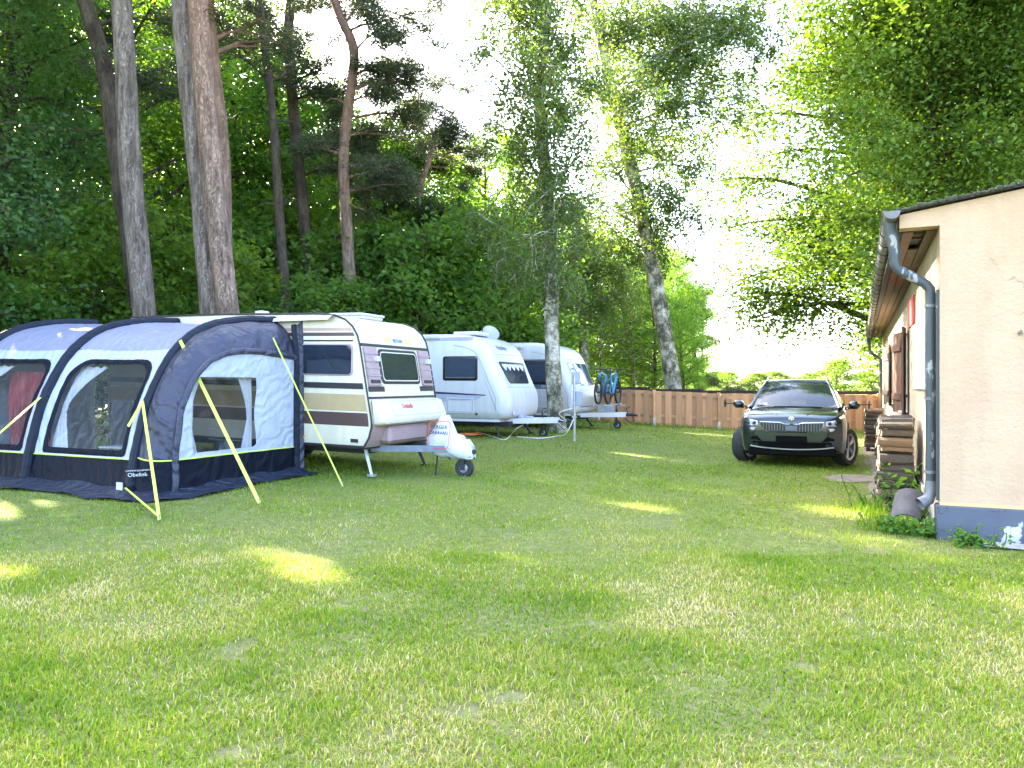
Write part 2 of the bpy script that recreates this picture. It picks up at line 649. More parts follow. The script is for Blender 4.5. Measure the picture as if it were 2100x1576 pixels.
def plinth_mat():
    m, n, l, b = new_mat('chipped_blue_plinth')
    t = noise_node(n, l, 2.6, 6, .6)
    r = ramp(n, l, t.outputs[0], [(.0, (.055, .06, .08)), (.56, (.085, .095, .125)), (.615, (.085, .095, .125)), (.63, (.45, .46, .45)), (.74, (.5, .5, .48))])
    v = n.new('ShaderNodeTexVoronoi'); v.feature = 'DISTANCE_TO_EDGE'; v.inputs['Scale'].default_value = 1.6
    w = noise_node(n, l, 3, 4)
    l.new(w.outputs['Color'], v.inputs['Vector'])
    cr = ramp(n, l, v.outputs['Distance'], [(0, (.25, .25, .25)), (.012, (1, 1, 1))])
    c = mix_rgb(n, l, .8, r.outputs[0], cr.outputs[0], 'MULTIPLY')
    l.new(c, b.inputs['Base Color'])
    b.inputs['Roughness'].default_value = .75
    f = noise_node(n, l, 20, 5)
    bump_to(n, l, b, f.outputs[0], .35, .01)
    return m


M['flake'] = zinc_flaking()
M['plinth'] = plinth_mat()
house = empty('house', HN, (0, 0, HROT), 'long low beige plastered house with grey-blue plinth, zinc gutter and brown shutters', 'house')
RS = .15     # roof slope
EZ = 3.13    # soffit height
# walls
mb = MB()
zt = lambda x: 3.33 + RS * x
mb.add([(0, 0, .3), (HWD, 0, .3), (HWD, 0, zt(3.5)), (3.5, 0, zt(3.5)), (-.36, 0, zt(-.36)), (-.36, 0, EZ + .01), (0, 0, EZ + .01),
        (0, .2, .3), (HWD, .2, .3), (HWD, .2, zt(3.5)), (3.5, .2, zt(3.5)), (-.36, .2, zt(-.36)), (-.36, .2, EZ + .01), (0, .2, EZ + .01)],
       [(0, 1, 2, 3, 4, 5, 6)] + [(7, 13, 12, 11, 10, 9, 8)] + [(i, (i + 1) % 7, (i + 1) % 7 + 7, i + 7) for i in range(7)])
mb.build('gable_wall', M['gable'], house)
mb = MB()
# left wall with two window openings
wins = [(5.6, 6.6), (11.6, 12.6)]
WZ0, WZ1 = 1.08, 2.42
ys = [.2] + [v for w in wins for v in w] + [HL]
for k in range(0, len(ys) - 1, 2):
    mb.box(0, .3, ys[k], ys[k + 1], .3, EZ + .1)
for (a, b_) in wins:
    mb.box(0, .3, a, b_, .3, WZ0); mb.box(0, .3, a, b_, WZ1, EZ + .1)
mb.build('side_wall', M['sidewall'], house)
MB().box(0.3, HWD, HL - .3, HL, 0, 3.3).box(HWD - .3, HWD, .2, HL - .3, 0, 3.3).build('back_wall', M['sidewall'], house)
MB().box(-.035, HWD + .03, -.035, .2, -.1, .335, .012).build('plinth', M['plinth'], house)
MB().box(-.03, .28, .2, HL, -.1, .30).build('side_plinth', M['concrete'], house)
# peeling edge of paint above the plinth
mb = MB()
rng = random.Random(5)
x = .0
while x < 3.2:
    w = rng.uniform(.12, .4)
    mb.box(x, x + w, -.006, .0, .337, .337 + rng.uniform(.012, .035))
    x += w
mb.build('ochre_edge', mat('ochre_base_coat', (.62, .42, .2), .9), house)
# roof
mb = MB()
nx, ny = 60, 3
rf = lambda a, b, off: (a, b, 3.345 + RS * min(a, 3.5) - RS * max(0, a - 3.5) + off)
mb.slab(rf, -.42, 7.3, -.05, HL + .1, .035, 24, 4, 0.0)
mb.build('roof', M['roof'], house)
mb = MB()
for k in range(70):
    a = -.4 + k * .062
    h = rng.uniform(.008, .03)
    c = rf(a, -.06, .03)
    mb.box(a, a + rng.uniform(.04, .08), -.09, .05, c[2] - .02, c[2] + h, .01)
mb.build('shingle_edge', M['moss'], house)
MB().box(-.4, -.33, .2, HL, EZ + .0, 3.27).build('fascia', M['dark'], house)
# soffit boards, one by one
for k in range(3):
    y = .2 + (0 if k != 1 else 1.15)
    while y < HL - .2:
        L = rng.uniform(3.0, 4.6)
        y2 = min(HL, y + L)
        x0 = -.325 + k * .108
        MB().box(x0 + .004, x0 + .104, y, y2 - .008, EZ - .012 + rng.uniform(0, .006), EZ + .012).build('soffit_board', M['soffit'], house)
        y = y2
MB().box(-.33, 0.0, .2, HL, EZ + .05, EZ + .06).build('eaves_lining', M['dark'], house)
for y in (.32, .62):
    MB().box(-.22, -.12, y, y + .04, EZ - .01, EZ + .02).build('eaves_batten', M['soffit'], house)
# gutter
GX_, GR = -.435, .078
gzz = lambda y: 3.30 - .15 * y / HL
mb = MB()
N_ = 10
vs, fs = [], []
ysg = [-.12, 3, 7, 11, 15, HL + .05]
for y in ysg:
    for rr in (GR, GR - .006):
        for k in range(N_ + 1):
            a = math.pi + math.pi * k / N_
            vs.append((GX_ + rr * math.cos(a), y, gzz(y) + rr * math.sin(a)))
st = 2 * (N_ + 1)
for i in range(len(ysg) - 1):
    for k in range(N_):
        a = i * st + k
        fs.append((a, a + 1, a + 1 + st, a + st))
        a += N_ + 1
        fs.append((a, a + st, a + 1 + st, a + 1))
mb.add(vs, fs)
for y in (-.12,):   # end cap
    mb.add([(GX_ + GR * math.cos(math.pi + math.pi * k / N_), y, gzz(y) + GR * math.sin(math.pi + math.pi * k / N_)) for k in range(N_ + 1)], [tuple(range(N_ + 1))])
mb.tube([(GX_ - GR, -.12, gzz(0)), (GX_ - GR, HL, gzz(HL))], .010, 6)
gutter = mb.build('gutter', M['zinc'], house, smooth=40)
mb = MB()
mb.tube([(GR + .004) * math.cos(math.pi + math.pi * k / 10) * Vector((1, 0, 0)) + Vector((0, 0, (GR + .004) * math.sin(math.pi + math.pi * k / 10))) for k in range(11)], .007, 5)
bme = mb.mesh('gutter_bracket'); bme.materials.append(M['dark'])
y = .35
while y < HL:
    link_mesh('gutter_bracket', bme, None, gutter, (GX_, y, gzz(y)))
    y += .62
# downpipes
def downpipe(y, zb, shoe):
    mb = MB()
    z0 = gzz(y) - .05
    pts = [(GX_, y, z0), (GX_, y, z0 - .10), (GX_ + .03, y, z0 - .28), (GX_ + .035, y, z0 - .44), (GX_ + .06, y, z0 - .50), (-.13, y, z0 - .66), (-.075, y, z0 - .72), (-.07, y, z0 - .82), (-.07, y, zb + .12)]
    rs = [.078, .075, .055, .05, .05, .05, .05, .05, .05]
    mb.tube(pts, rs, 12)
    p = mb.build('downpipe', M['flake'], house, smooth=50)
    for z in (zb + .25, 1.4, 2.35):
        mb = MB()
        mb.lathe([(.050, z - .015), (.058, z - .015), (.058, z + .015), (.050, z + .015)], (-.07, y, 0), n=12)
        mb.box(-.02, .0, y - .06, y + .06, z - .02, z + .02)
        mb.build('pipe_clamp', M['zinc'], p)
    if shoe:
        mb = MB()
        mb.tube([(-.07, y, zb + .16), (-.07, y, zb + .04), (-.09, y - .01, zb - .03), (-.17, y - .05, zb - .08)], [.054, .056, .06, .066], 14, cap=False)
        mb.build('pipe_shoe', M['zinc'], p, smooth=50)
    return p
downpipe(.16, .40, True)
downpipe(HL - .15, .3, False)
# bracket strip behind the pipe, hook in the gable
MB().box(-.03, -.0, .03, .07, .38, 2.5).build('corner_strip', M['flake'], house)
MB().tube([(.68, -.002, 2.04), (.68, -.05, 2.04), (.68, -.06, 2.07)], .009, 6).lathe([(.02, 0), (.02, -.01)], (.68, 0, 2.04), 'y', 10).build('wall_hook', M['zinc'], house)
# pale plank panel and red board
for k in range(5):
    y0 = .78 + k * .565
    MB().box(-.032 - .003 * (k % 2), -.002, y0, y0 + .56, 1.48, 2.38, .004).build('panel_board', M['paleboard'], house)
MB().box(-.02, -.002, 3.7, 5.1, 2.44, 2.84).build('red_panel', M['redboard'], house)
# windows with shutters
frame_w = mat('white_window_paint', (.72, .70, .64), .5, var=.08)
for wi, (a, b_) in enumerate(wins):
    mb = MB()
    for (y0, y1, z0, z1) in ((a, a + .06, WZ0, WZ1), (b_ - .06, b_, WZ0, WZ1), (a + .06, b_ - .06, WZ0, WZ0 + .06), (a + .06, b_ - .06, WZ1 - .06, WZ1), ((a + b_) / 2 - .03, (a + b_) / 2 + .03, WZ0 + .06, WZ1 - .06)):
        mb.box(.08, .14, y0, y1, z0, z1)
    wf = mb.build('window', frame_w, house)
    MB().box(.105, .115, a + .06, b_ - .06, WZ0 + .06, WZ1 - .06).build('pane', M['winglass'], wf)
    MB().box(-.10, .08, a - .06, b_ + .06, WZ0 - .05, WZ0 - .002, .006).build('sill', M['concrete'], wf)
    for side in (-1, 1):
        ang = R(7 if side < 0 else 13)
        hy = a - .0 if side < 0 else b_
        # hinge at the window edge, leaf lies back towards the wall
        Mx = Matrix.Translation((-.02, hy, 0)) @ Matrix.Rotation(side * (ang), 4, 'Z')
        mt = M['shutter_brown'] if wi == 0 else M['shutter_dark']
        sh = bpy.data.objects.new('shutter', None); COL.objects.link(sh); sh.parent = house; sh.empty_display_size = .1
        for z in (WZ0 + .18, WZ1 - .28):
            q = (.02, .52) if side > 0 else (-.52, -.02)
            MB().box(-.052, -.026, q[0], q[1], z, z + .13, .004, Mx).build('batten', mt, sh)
        for k in range(4):
            q0 = .01 + k * .131
            y0, y1 = (q0, q0 + .127) if side > 0 else (-q0 - .127, -q0)
            MB().box(-.026, 0, y0, y1, WZ0 - .04, WZ1 + .06, .004, Mx).build('board', mt, sh)
    MB().box(-.07, -.002, a - .05, a - .01, WZ0 + .25, WZ0 + .29).build('shutter_hinge', M['black'], wf)
    MB().box(-.07, -.002, b_ + .01, b_ + .05, WZ1 - .25, WZ1 - .21).build('shutter_hinge', M['black'], wf)

def H(x, y, z=0.0):
    """house frame to world"""
    c, s = math.cos(HROT), math.sin(HROT)
    return Vector((HN.x + c * x - s * y, HN.y + s * x + c * y, HN.z + z))

# concrete strip at the gable foot, dirt by the wall
def sheet(name, outline, z, mt, label, cat):
    mb = MB()
    mb.disc(outline, lambda a, b, off: (a, b, gzf(a, b) + z), 0, 4)
    o = mb.build(name, mt)
    return tag(o, label, cat, kind='structure')
def blob(cx, cy, rx, ry, rot, n=22, seed=1, amp=.18):
    rg = random.Random(seed); out = []
    ph = [rg.uniform(0, 6.28) for _ in range(4)]
    for k in range(n):
        a = 2 * math.pi * k / n
        rr = 1 + amp * (math.sin(2 * a + ph[0]) * .5 + math.sin(3 * a + ph[1]) * .6 + math.sin(5 * a + ph[2]) * .4)
        x, y = rx * rr * math.cos(a), ry * rr * math.sin(a)
        out.append((cx + x * math.cos(rot) - y * math.sin(rot), cy + x * math.sin(rot) + y * math.cos(rot)))
    return out
st_ = [H(.34, -.34), H(3, -.45), H(3, -.06), H(.3, -.06)]
sheet('pavement', [(p.x, p.y) for p in st_], .022, M['concrete'], 'pale concrete strip along the foot of the beige gable', 'pavement')
sheet('dirt_patch', blob(5.5, 12.3, .5, .42, .3, seed=3), .012, M['dirt'], 'bare sandy patch in the lawn in front of the dark car', 'dirt patch')
wp = [H(-.62, 2.0), H(-.05, 2.0), H(-.05, 13), H(-.66, 13)]
sheet('wall_path', [(p.x, p.y) for p in wp], .014, M['dirt'], 'strip of bare earth along the shuttered house wall', 'path')

# ================================================================ CARAVANS
def prof_edge(prof, z):
    """x of the front outline at height z"""
    for (x0, z0), (x1, z1) in zip(prof, prof[1:]):
        if z0 <= z <= z1:
            t = (z - z0) / (z1 - z0 + 1e-9)
            return x0 + (x1 - x0) * t
    return prof[-1][0]


def smooth_poly(pts, it=2):
    for _ in range(it):
        out = [pts[0]]
        for a, b in zip(pts, pts[1:]):
            out.append((a[0] * .75 + b[0] * .25, a[1] * .75 + b[1] * .25))
            out.append((a[0] * .25 + b[0] * .75, a[1] * .25 + b[1] * .75))
        out.append(pts[-1])
        pts = out
    return pts


def shell(prof, w, r, n=5):
    """closed side outline (counter-clockwise in x,z) extruded across the width with rounded shoulders"""
    mb = MB()
    rings = []
    for k in range(n + 1):
        a = math.pi / 2 * k / n
        rings.append((r * (1 - math.sin(a)), r * (1 - math.cos(a))))
    seq = [(ins, y) for ins, y in rings] + [(ins, w - y) for ins, y in rings[::-1]]
    m = len(prof)
    vs = []
    for ins, y in seq:
        vs += [(x, y, z) for x, z in inset_poly(prof, ins)]
    fs = []
    for i in range(len(seq) - 1):
        for k in range(m):
            j = (k + 1) % m
            fs.append((i * m + k, i * m + j, (i + 1) * m + j, (i + 1) * m + k))
    fs.append(tuple(range(m)))
    fs.append(tuple(range((len(seq) - 1) * m, len(seq) * m))[::-1])
    mb.add(vs, fs)
    return mb


def wheel_parts(parent, c, rad, wid, axis='y', rimr=.62, spokes=0, rim_mat=None, name='wheel', rot=None):
    """wheel > rim; tyre is the wheel mesh"""
    mb = MB()
    h = wid / 2
    mb.lathe([(rad * rimr, -h * .9), (rad * .93, -h), (rad * .99, -h * .7), (rad, -h * .2), (rad, h * .2), (rad * .99, h * .7), (rad * .93, h), (rad * rimr, h * .9)], (0, 0, 0), axis, 28)
    w = mb.build(name, M['tyre'], parent, smooth=40, loc=c, rot=rot)
    mb = MB()
    sg = 1
    if not spokes:
        mb.lathe([(rad * rimr, -h * .8), (rad * rimr * .95, -h * .75), (rad * rimr * .8, -h * .4), (rad * .25, -h * .55), (0.001, -h * .6), (0.001, h * .6), (rad * .25, h * .55), (rad * rimr * .8, h * .4), (rad * rimr * .95, h * .75), (rad * rimr, h * .8)], (0, 0, 0), axis, 20, close=False)
    else:
        mb.lathe([(rad * rimr, -h * .85), (rad * rimr * .93, -h * .85), (rad * rimr * .9, h * .7), (rad * rimr, h * .85)], (0, 0, 0), axis, 28)
        mb.lathe([(0.001, h * .62), (rad * .17, h * .6), (rad * .2, h * .2), (0.001, h * .2)], (0, 0, 0), axis, 16, close=False)
        for k in range(spokes):
            for dd in (-.13, .13):
                a = 2 * math.pi * k / spokes + dd
                b0 = 2 * math.pi * k / spokes + dd * .5
                p0 = Vector((math.cos(b0) * rad * .12, h * .55, math.sin(b0) * rad * .12))
                p1 = Vector((math.cos(a) * rad * rimr * .93, h * .68, math.sin(a) * rad * rimr * .93))
                mb.tube([p0, p1], [rad * .06, rad * .045], 5)
    mb.build('rim', rim_mat or M['steel'], w, smooth=40)
    if spokes:
        mb = MB()
        mb.lathe([(rad * rimr * .9, h * .1), (0.001, h * .1)], (0, 0, 0), axis, 24, close=False)
        mb.build('brake_disc', M['dark'], w)
    return w


def jockey(parent, x, y, ztop, zg, rad=.13):
    mb = MB()
    mb.tube([(x, y, ztop), (x, y, zg + rad * 2.1)], .028, 8)
    mb.box(x - .05, x + .05, y - .07, y + .07, zg + rad * 2.1, zg + rad * 2.25)
    mb.box(x - .02, x + .06, y - .075, y - .06, zg + rad * .8, zg + rad * 2.2)
    mb.box(x - .02, x + .06, y + .06, y + .075, zg + rad * .8, zg + rad * 2.2)
    mb.tube([(x, y - .02, ztop), (x, y + .02, ztop + .10), (x + .1, y, ztop + .12)], .012, 6)
    j = mb.build('jockey_wheel', M['dark'], parent)
    wheel_parts(j, (x + .03, y, zg + rad), rad, .10, 'y', .5, name='wheel')


def leg(parent, p0, p1, foot=True, mt='dark'):
    mb = MB()
    mb.tube([p0, p1], [.035, .026], 4)
    if foot:
        mb.box(p1[0] - .06, p1[0] + .06, p1[1] - .05, p1[1] + .05, p1[2] - .012, p1[2] + .02)
    mb.build('corner_steady', M[mt], parent)


def side_window(parent, f, cx, cz, w, h, r, name='window', frame='blackgloss', glass='winglass', fw=.03, curtain=False):
    o = rrect(cx, cz, w, h, r, 4)
    i = rrect(cx, cz, w - 2 * fw, h - 2 * fw, max(r - fw * .6, .01), 4)
    mb = MB()
    mb.ring(i, o, f, .022, .012, 1, .006).rim(o, f, 0.001, .012).rim(i, f, .012, .022)
    fr = mb.build(name, M[frame], parent, smooth=30)
    mb = MB(); mb.disc(i, f, .017, 3)
    mb.build('pane', M[glass], fr, smooth=True)
    if curtain:
        mb = MB()
        n = 26
        vs = []
        for k in range(n + 1):
            a = cx - w / 2 + fw + (w - 2 * fw) * k / n
            d = .010 + .004 * math.sin(k * 2.1)
            vs += [f(a, cz - h / 2 + fw + .03, d), f(a, cz + h / 2 - fw - .01, d)]
        mb.add(vs, [(2 * k, 2 * k + 2, 2 * k + 3, 2 * k + 1) for k in range(n)])
        mb.build('curtain', M['curtain'], fr, smooth=True)
    return fr


CYAW = R(-23.0)

# ---------------------------------------------------------------- old brown-striped caravan
A1 = Vector((-2.17, 11.8, gzf(-2.2, 11.8) + .01))
van1 = empty('caravan', A1, (0, R(1.3), CYAW), 'old cream caravan with tan and brown stripes and a white front box', 'caravan')
front1 = [(-.14, .47), (-.05, .62), (0, .80), (-.012, .92), (-.08, 1.25), (-.24, 2.03), (-.29, 2.2), (-.38, 2.34), (-.52, 2.45), (-.72, 2.52), (-1.0, 2.545)]
prof1 = front1 + [(-3, 2.56), (-5.1, 2.53), (-5.45, 2.42), (-5.62, 2.1), (-5.7, .9), (-5.6, .47)]
W1 = 2.14
shell(prof1, W1, .035, 3).build('body', M['cream'], van1, smooth=30)
fs1 = lambda a, b, off: (a, -off, b)
e1 = lambda z: prof_edge(front1, z)


def ff1(y, z, off):
    dz = .03
    t = Vector((e1(z + dz) - e1(z - dz), 2 * dz)).normalized()
    return (e1(z) + t.y * off, y, z - t.x * off)


def stripe1(name, mt, z0, z1, back=-5.6, d=.0025, inset=.05):
    mb = MB()
    n = 4
    vs = []
    for k in range(n + 1):
        z = z0 + (z1 - z0) * k / n
        vs += [(back, -d, z), (e1(z) - inset, -d, z)]
    mb.add(vs, [(2 * k, 2 * k + 1, 2 * k + 3, 2 * k + 2) for k in range(n)])
    mb.build(name, M[mt], van1)


stripe1('stripe', 'taupe', 2.275, 2.325)
stripe1('stripe', 'brown', 2.195, 2.250)
stripe1('trim_rail', 'black', 2.112, 2.135, d=.012, inset=.09)
stripe1('trim_rail', 'black', 1.375, 1.465, d=.012, inset=.05)
stripe1('stripe', 'tan', 1.03, 1.29)
stripe1('stripe', 'brown', .80, 1.005)
MB().box(-5.6, -.13, -.012, 0, .465, .50).build('lower_trim', M['black'], van1)
# black edge moulding round the outline, both sides
for y in (-.004, W1 + .004):
    mb = MB()
    mb.tube([(x + .004, y, z + .004) for x, z in front1] + [(-3, y, 2.565), (-5.1, y, 2.535)], .016, 6)
    mb.build('edge_moulding', M['black'], van1, smooth=40)
side_window(van1, fs1, -.87, 1.825, 1.02, .50, .07, frame='mauve', fw=.022)
side_window(van1, fs1, -3.2, 1.825, 1.3, .50, .07, frame='mauve', fw=.022)
MB().slab(fs1, -1.37, -1.25, .565, .61, .02).build('marker_light', M['orange'], van1)
MB().slab(fs1, -.37, -.24, .545, .60, .015).build('step_plate', M['dark'], van1)
# front
MB().slab(ff1, .03, W1 - .03, 2.045, 2.085, .02, 6, 1).build('front_rail', M['black'], van1)
MB().slab(ff1, .03, W1 - .03, 1.225, 1.255, .02, 6, 1).build('front_rail', M['black'], van1)
for (a, b_) in ((.05, .50), (1.64, 2.09)):
    MB().slab(ff1, a, b_, 1.335, 1.415, .012).build('bumper_strip', M['black'], van1)
fw_ = side_window(van1, ff1, 1.07, 1.735, 1.22, .56, .09, name='front_window', frame='black', glass='winglass2', fw=.04)
MB().ring(rrect(1.07, 1.735, 1.10, .44, .06), rrect(1.07, 1.735, 1.135, .475, .07), ff1, .02, .02, 1, .004).build('window_bead', M['cream2'], fw_)
for (a, b_) in ((.06, .41), (1.73, 2.08)):
    mb = MB()
    mb.slab(ff1, a, b_, 1.44, 2.03, .03, 1, 4)
    for z in (1.58, 1.70, 1.81, 1.93):
        mb.slab(ff1, a - .008, b_ + .008, z - .014, z + .014, .044)
    mb.slab(ff1, a + .03, b_ - .03, 1.60, 1.68, .038)
    pnl = mb.build('front_vent_panel', M['mauve'], van1)
    MB().slab(ff1, a + .05, b_ - .05, 1.465, 1.515, .045).build('grille', M['black'], pnl)
    c = a + (.28 if a < 1 else .25)
    MB().slab(ff1, c - .045, c + .045, 1.80, 1.88, .085, base=.03).build('clearance_light', M['white'], pnl)
    MB().slab(ff1, a + .0, b_, 1.425, 1.445, .04).build('lower_edge', M['mauve'], pnl)
mb = MB()
mb.slab(ff1, .03, W1 - .03, .49, .85, .015, 4, 4)
mb.build('lower_front_panel', M['mauve'], van1)
# gas locker: rounded box proud of the nose
bx = [(-.06, 1.21), (.03, 1.215), (.10, 1.19), (.20, .96), (.215, .90), (.20, .85), (.13, .815), (-.02, .81)]
mb = MB()
seq = [(.06, .035), (.03, .05), (.01, .08), (0, .12), (0, W1 - .12), (.01, W1 - .08), (.03, W1 - .05), (.06, W1 - .035)]
vs, fs = [], []
pc = inset_poly(bx[::-1], 0)
for ins, y in seq:
    vs += [(x, y, z) for x, z in inset_poly(bx[::-1], ins)]
m_ = len(bx)
for i in range(len(seq) - 1):
    for k in range(m_):
        j = (k + 1) % m_
        fs.append((i * m_ + k, i * m_ + j, (i + 1) * m_ + j, (i + 1) * m_ + k))
fs += [tuple(range(m_)), tuple(range((len(seq) - 1) * m_, len(seq) * m_))]
mb.add(vs, fs)
box1 = mb.build('gas_locker', M['cream2'], van1, smooth=35)
bf = lambda y, s, off: (.10 + .10 * s + off * .92, y, 1.19 - .23 * s + off * .39)
MB().ring(rrect(1.1, .5, 1.5, .93, .04), rrect(1.1, .5, 1.515, 1.0, .05), bf, .002, .002).build('lid_seam', M['grey'], box1)
mb = MB()
mb.box(-.10, .12, .35, 1.55, .52, .80, .05)
mb.build('battery_skirt', M['mauve'], van1)
nrm = Vector((.92, 0, .39))
text_mesh('Dethleffs', .115, M['red'], 'lettering', van1, frame_M(Vector(bf(.82, .38, .004)), (0, 1, 0), (-.10, 0, .23)), sx=.8)
for (a, b_) in ((.75, .98), (1.33, 1.56)):
    MB().slab(ff1, a, b_, 2.145, 2.205, .003, 2, 1).build('badge', M['yellow'], van1)
tn = Vector(ff1(1.15, 2.2, 0)) - Vector(ff1(1.15, 2.13, 0))
text_mesh('BEDUIN', .085, M['blue'], 'lettering', van1, frame_M(Vector(ff1(1.155, 2.17, .006)), (0, 1, 0), tn))
# roof: hatch, mushroom vent
mb = MB(); mb.box(-1.35, -.72, .75, 1.4, 2.53, 2.585, .02).box(-1.38, -.7, .72, 1.43, 2.585, 2.625, .02)
mb.build('roof_hatch', M['white'], van1)
MB().lathe([(.05, 2.5), (.05, 2.66), (.13, 2.68), (.12, 2.72), (.0, 2.74)], (-3.2, 1.2, 0), n=16, close=False).build('roof_vent', M['white'], van1, smooth=40)
# chassis, drawbar, legs, wheels
MB().box(-5.2, -.3, .35, 1.8, .34, .468).box(-5.5, -.15, .05, 2.09, .44, .468).build('chassis', M['dark'], van1)
mb = MB()
for s in (-1, 1):
    p0 = Vector((-.3, 1.07 + s * .62, .42)); p1 = Vector((1.0, 1.07 + s * .05, .44))
    d = (p1 - p0); Lb = d.length
    mb.box(0, Lb, -.025, .025, -.05, .05, 0, frame_M(p0, d, (0, 0, 1)) @ Matrix.Rotation(R(-90), 4, 'X'))
mb.build('drawbar', M['bluesteel'], van1)
MB().tube([(1.0, 1.07, .42), (1.22, 1.07, .40)], .04, 8).box(1.12, 1.26, 1.02, 1.12, .36, .44, .02).build('coupling', M['dark'], van1)
jockey(van1, 1.04, 1.07, .50, .0 - .02, .155)
leg(van1, (-.30, .3, .42), (-.12, .22, .02), mt='steel')
leg(van1, (-.30, 1.85, .42), (-.12, 1.9, .02))
leg(van1, (.35, 1.5, .40), (.55, 1.6, .2), False)
MB().tube([(.65, .95, .4), (.62, .93, .0)], .016, 6).build('prop_stand', M['dark'], van1)
for y in (.12, 2.02):
    wheel_parts(van1, (-2.9, y, .30), .30, .17, 'y', .6)
MB().box(-3.3, -2.5, -.006, .1, .44, .66, .03).build('wheel_arch', M['cream2'], van1)


def v1(x, y, z):
    return van1.matrix_basis @ Vector((x, y, z))


# plastic cover over the hitch
bpy.context.view_layer.update()
M['poly'] = mat('white_plastic_cover', (.55, .57, .60), .4, var=.08, scale=5, bump=.5, bscale=7, bdist=.05)
mb = MB()
sec = [(.40, .06, .50, .58), (.44, .13, .42, .62), (.52, .19, .34, .72), (.62, .22, .30, .86), (.70, .21, .29, .96), (.79, .18, .29, .97), (.87, .17, .29, .84), (.98, .18, .28, .70), (1.10, .19, .27, .64), (1.22, .18, .26, .60), (1.31, .14, .27, .53), (1.36, .07, .30, .44)]
vs, fs = [], []
n = 18
rg = random.Random(8)
for i, (x, hw, zb, ztp) in enumerate(sec):
    x = .42 + (x - .40) * .84
    for k in range(n):
        a = 2 * math.pi * k / n
        ca, sa = math.cos(a), math.sin(a)
        yy = hw * (abs(ca) ** .7) * (1 if ca >= 0 else -1)
        zz = (zb + ztp) / 2 + (ztp - zb) / 2 * (abs(sa) ** .75) * (1 if sa >= 0 else -1)
        if sa > .1 and hw > .1: yy *= 1 - .45 * ((zz - zb) / (ztp - zb)) ** 1.5
        j = .024
        vs.append((x + rg.uniform(-j, j), 1.07 + yy + rg.uniform(-j, j), zz + rg.uniform(-j, j)))
for i in range(len(sec) - 1):
    for k in range(n):
        a, b_ = i * n + k, i * n + (k + 1) % n
        fs.append((a, b_, b_ + n, a + n))
fs += [tuple(range(n))[::-1], tuple(range((len(sec) - 1) * n, len(sec) * n))]
mb.add(vs, fs)
cover = empty('hitch_cover', A1, (0, R(1.3), CYAW), 'crumpled white plastic hitch cover with black print and red border', 'cover')
mb.build('sheet', M['poly'], cover, smooth=60)
cf = lambda a, b, off: (a, .862 - off + .17 * max(0, b - .55) / .4 * .5 - .0, b)
mb = MB()
i_ = rrect(.70, .66, .36, .42, .05); o_ = rrect(.70, .66, .385, .445, .06)
cfn = lambda a, b, off: (a + .12 * (b - .66) * 0, 1.07 - (.235 - .10 * max(0, (b - .45)) / .5) - off, b)
mb.ring(i_, o_, cfn, .006, .006).build('printed_border', M['red'], cover)
t0 = Vector(cfn(.69, .78, .008)); tn = Vector(cfn(.69, .82, .008)) - Vector(cfn(.69, .74, .008))
text_mesh('BERGER', .085, M['black'], 'lettering', cover, frame_M(t0, (1, 0, 0), tn))
t0 = Vector(cfn(.69, .69, .008))
text_mesh('CARAVAN', .08, M['black'], 'lettering', cover, frame_M(t0, (1, 0, 0), tn), sx=.9)
for k in range(3):
    mb = MB(); mb.ring(rrect(.58 + k * .11, .56, .06, .06, .03), rrect(.58 + k * .11, .56, .078, .078, .039), cfn, .007, .007)
    mb.build('printed_circle', M['lilac'], cover)


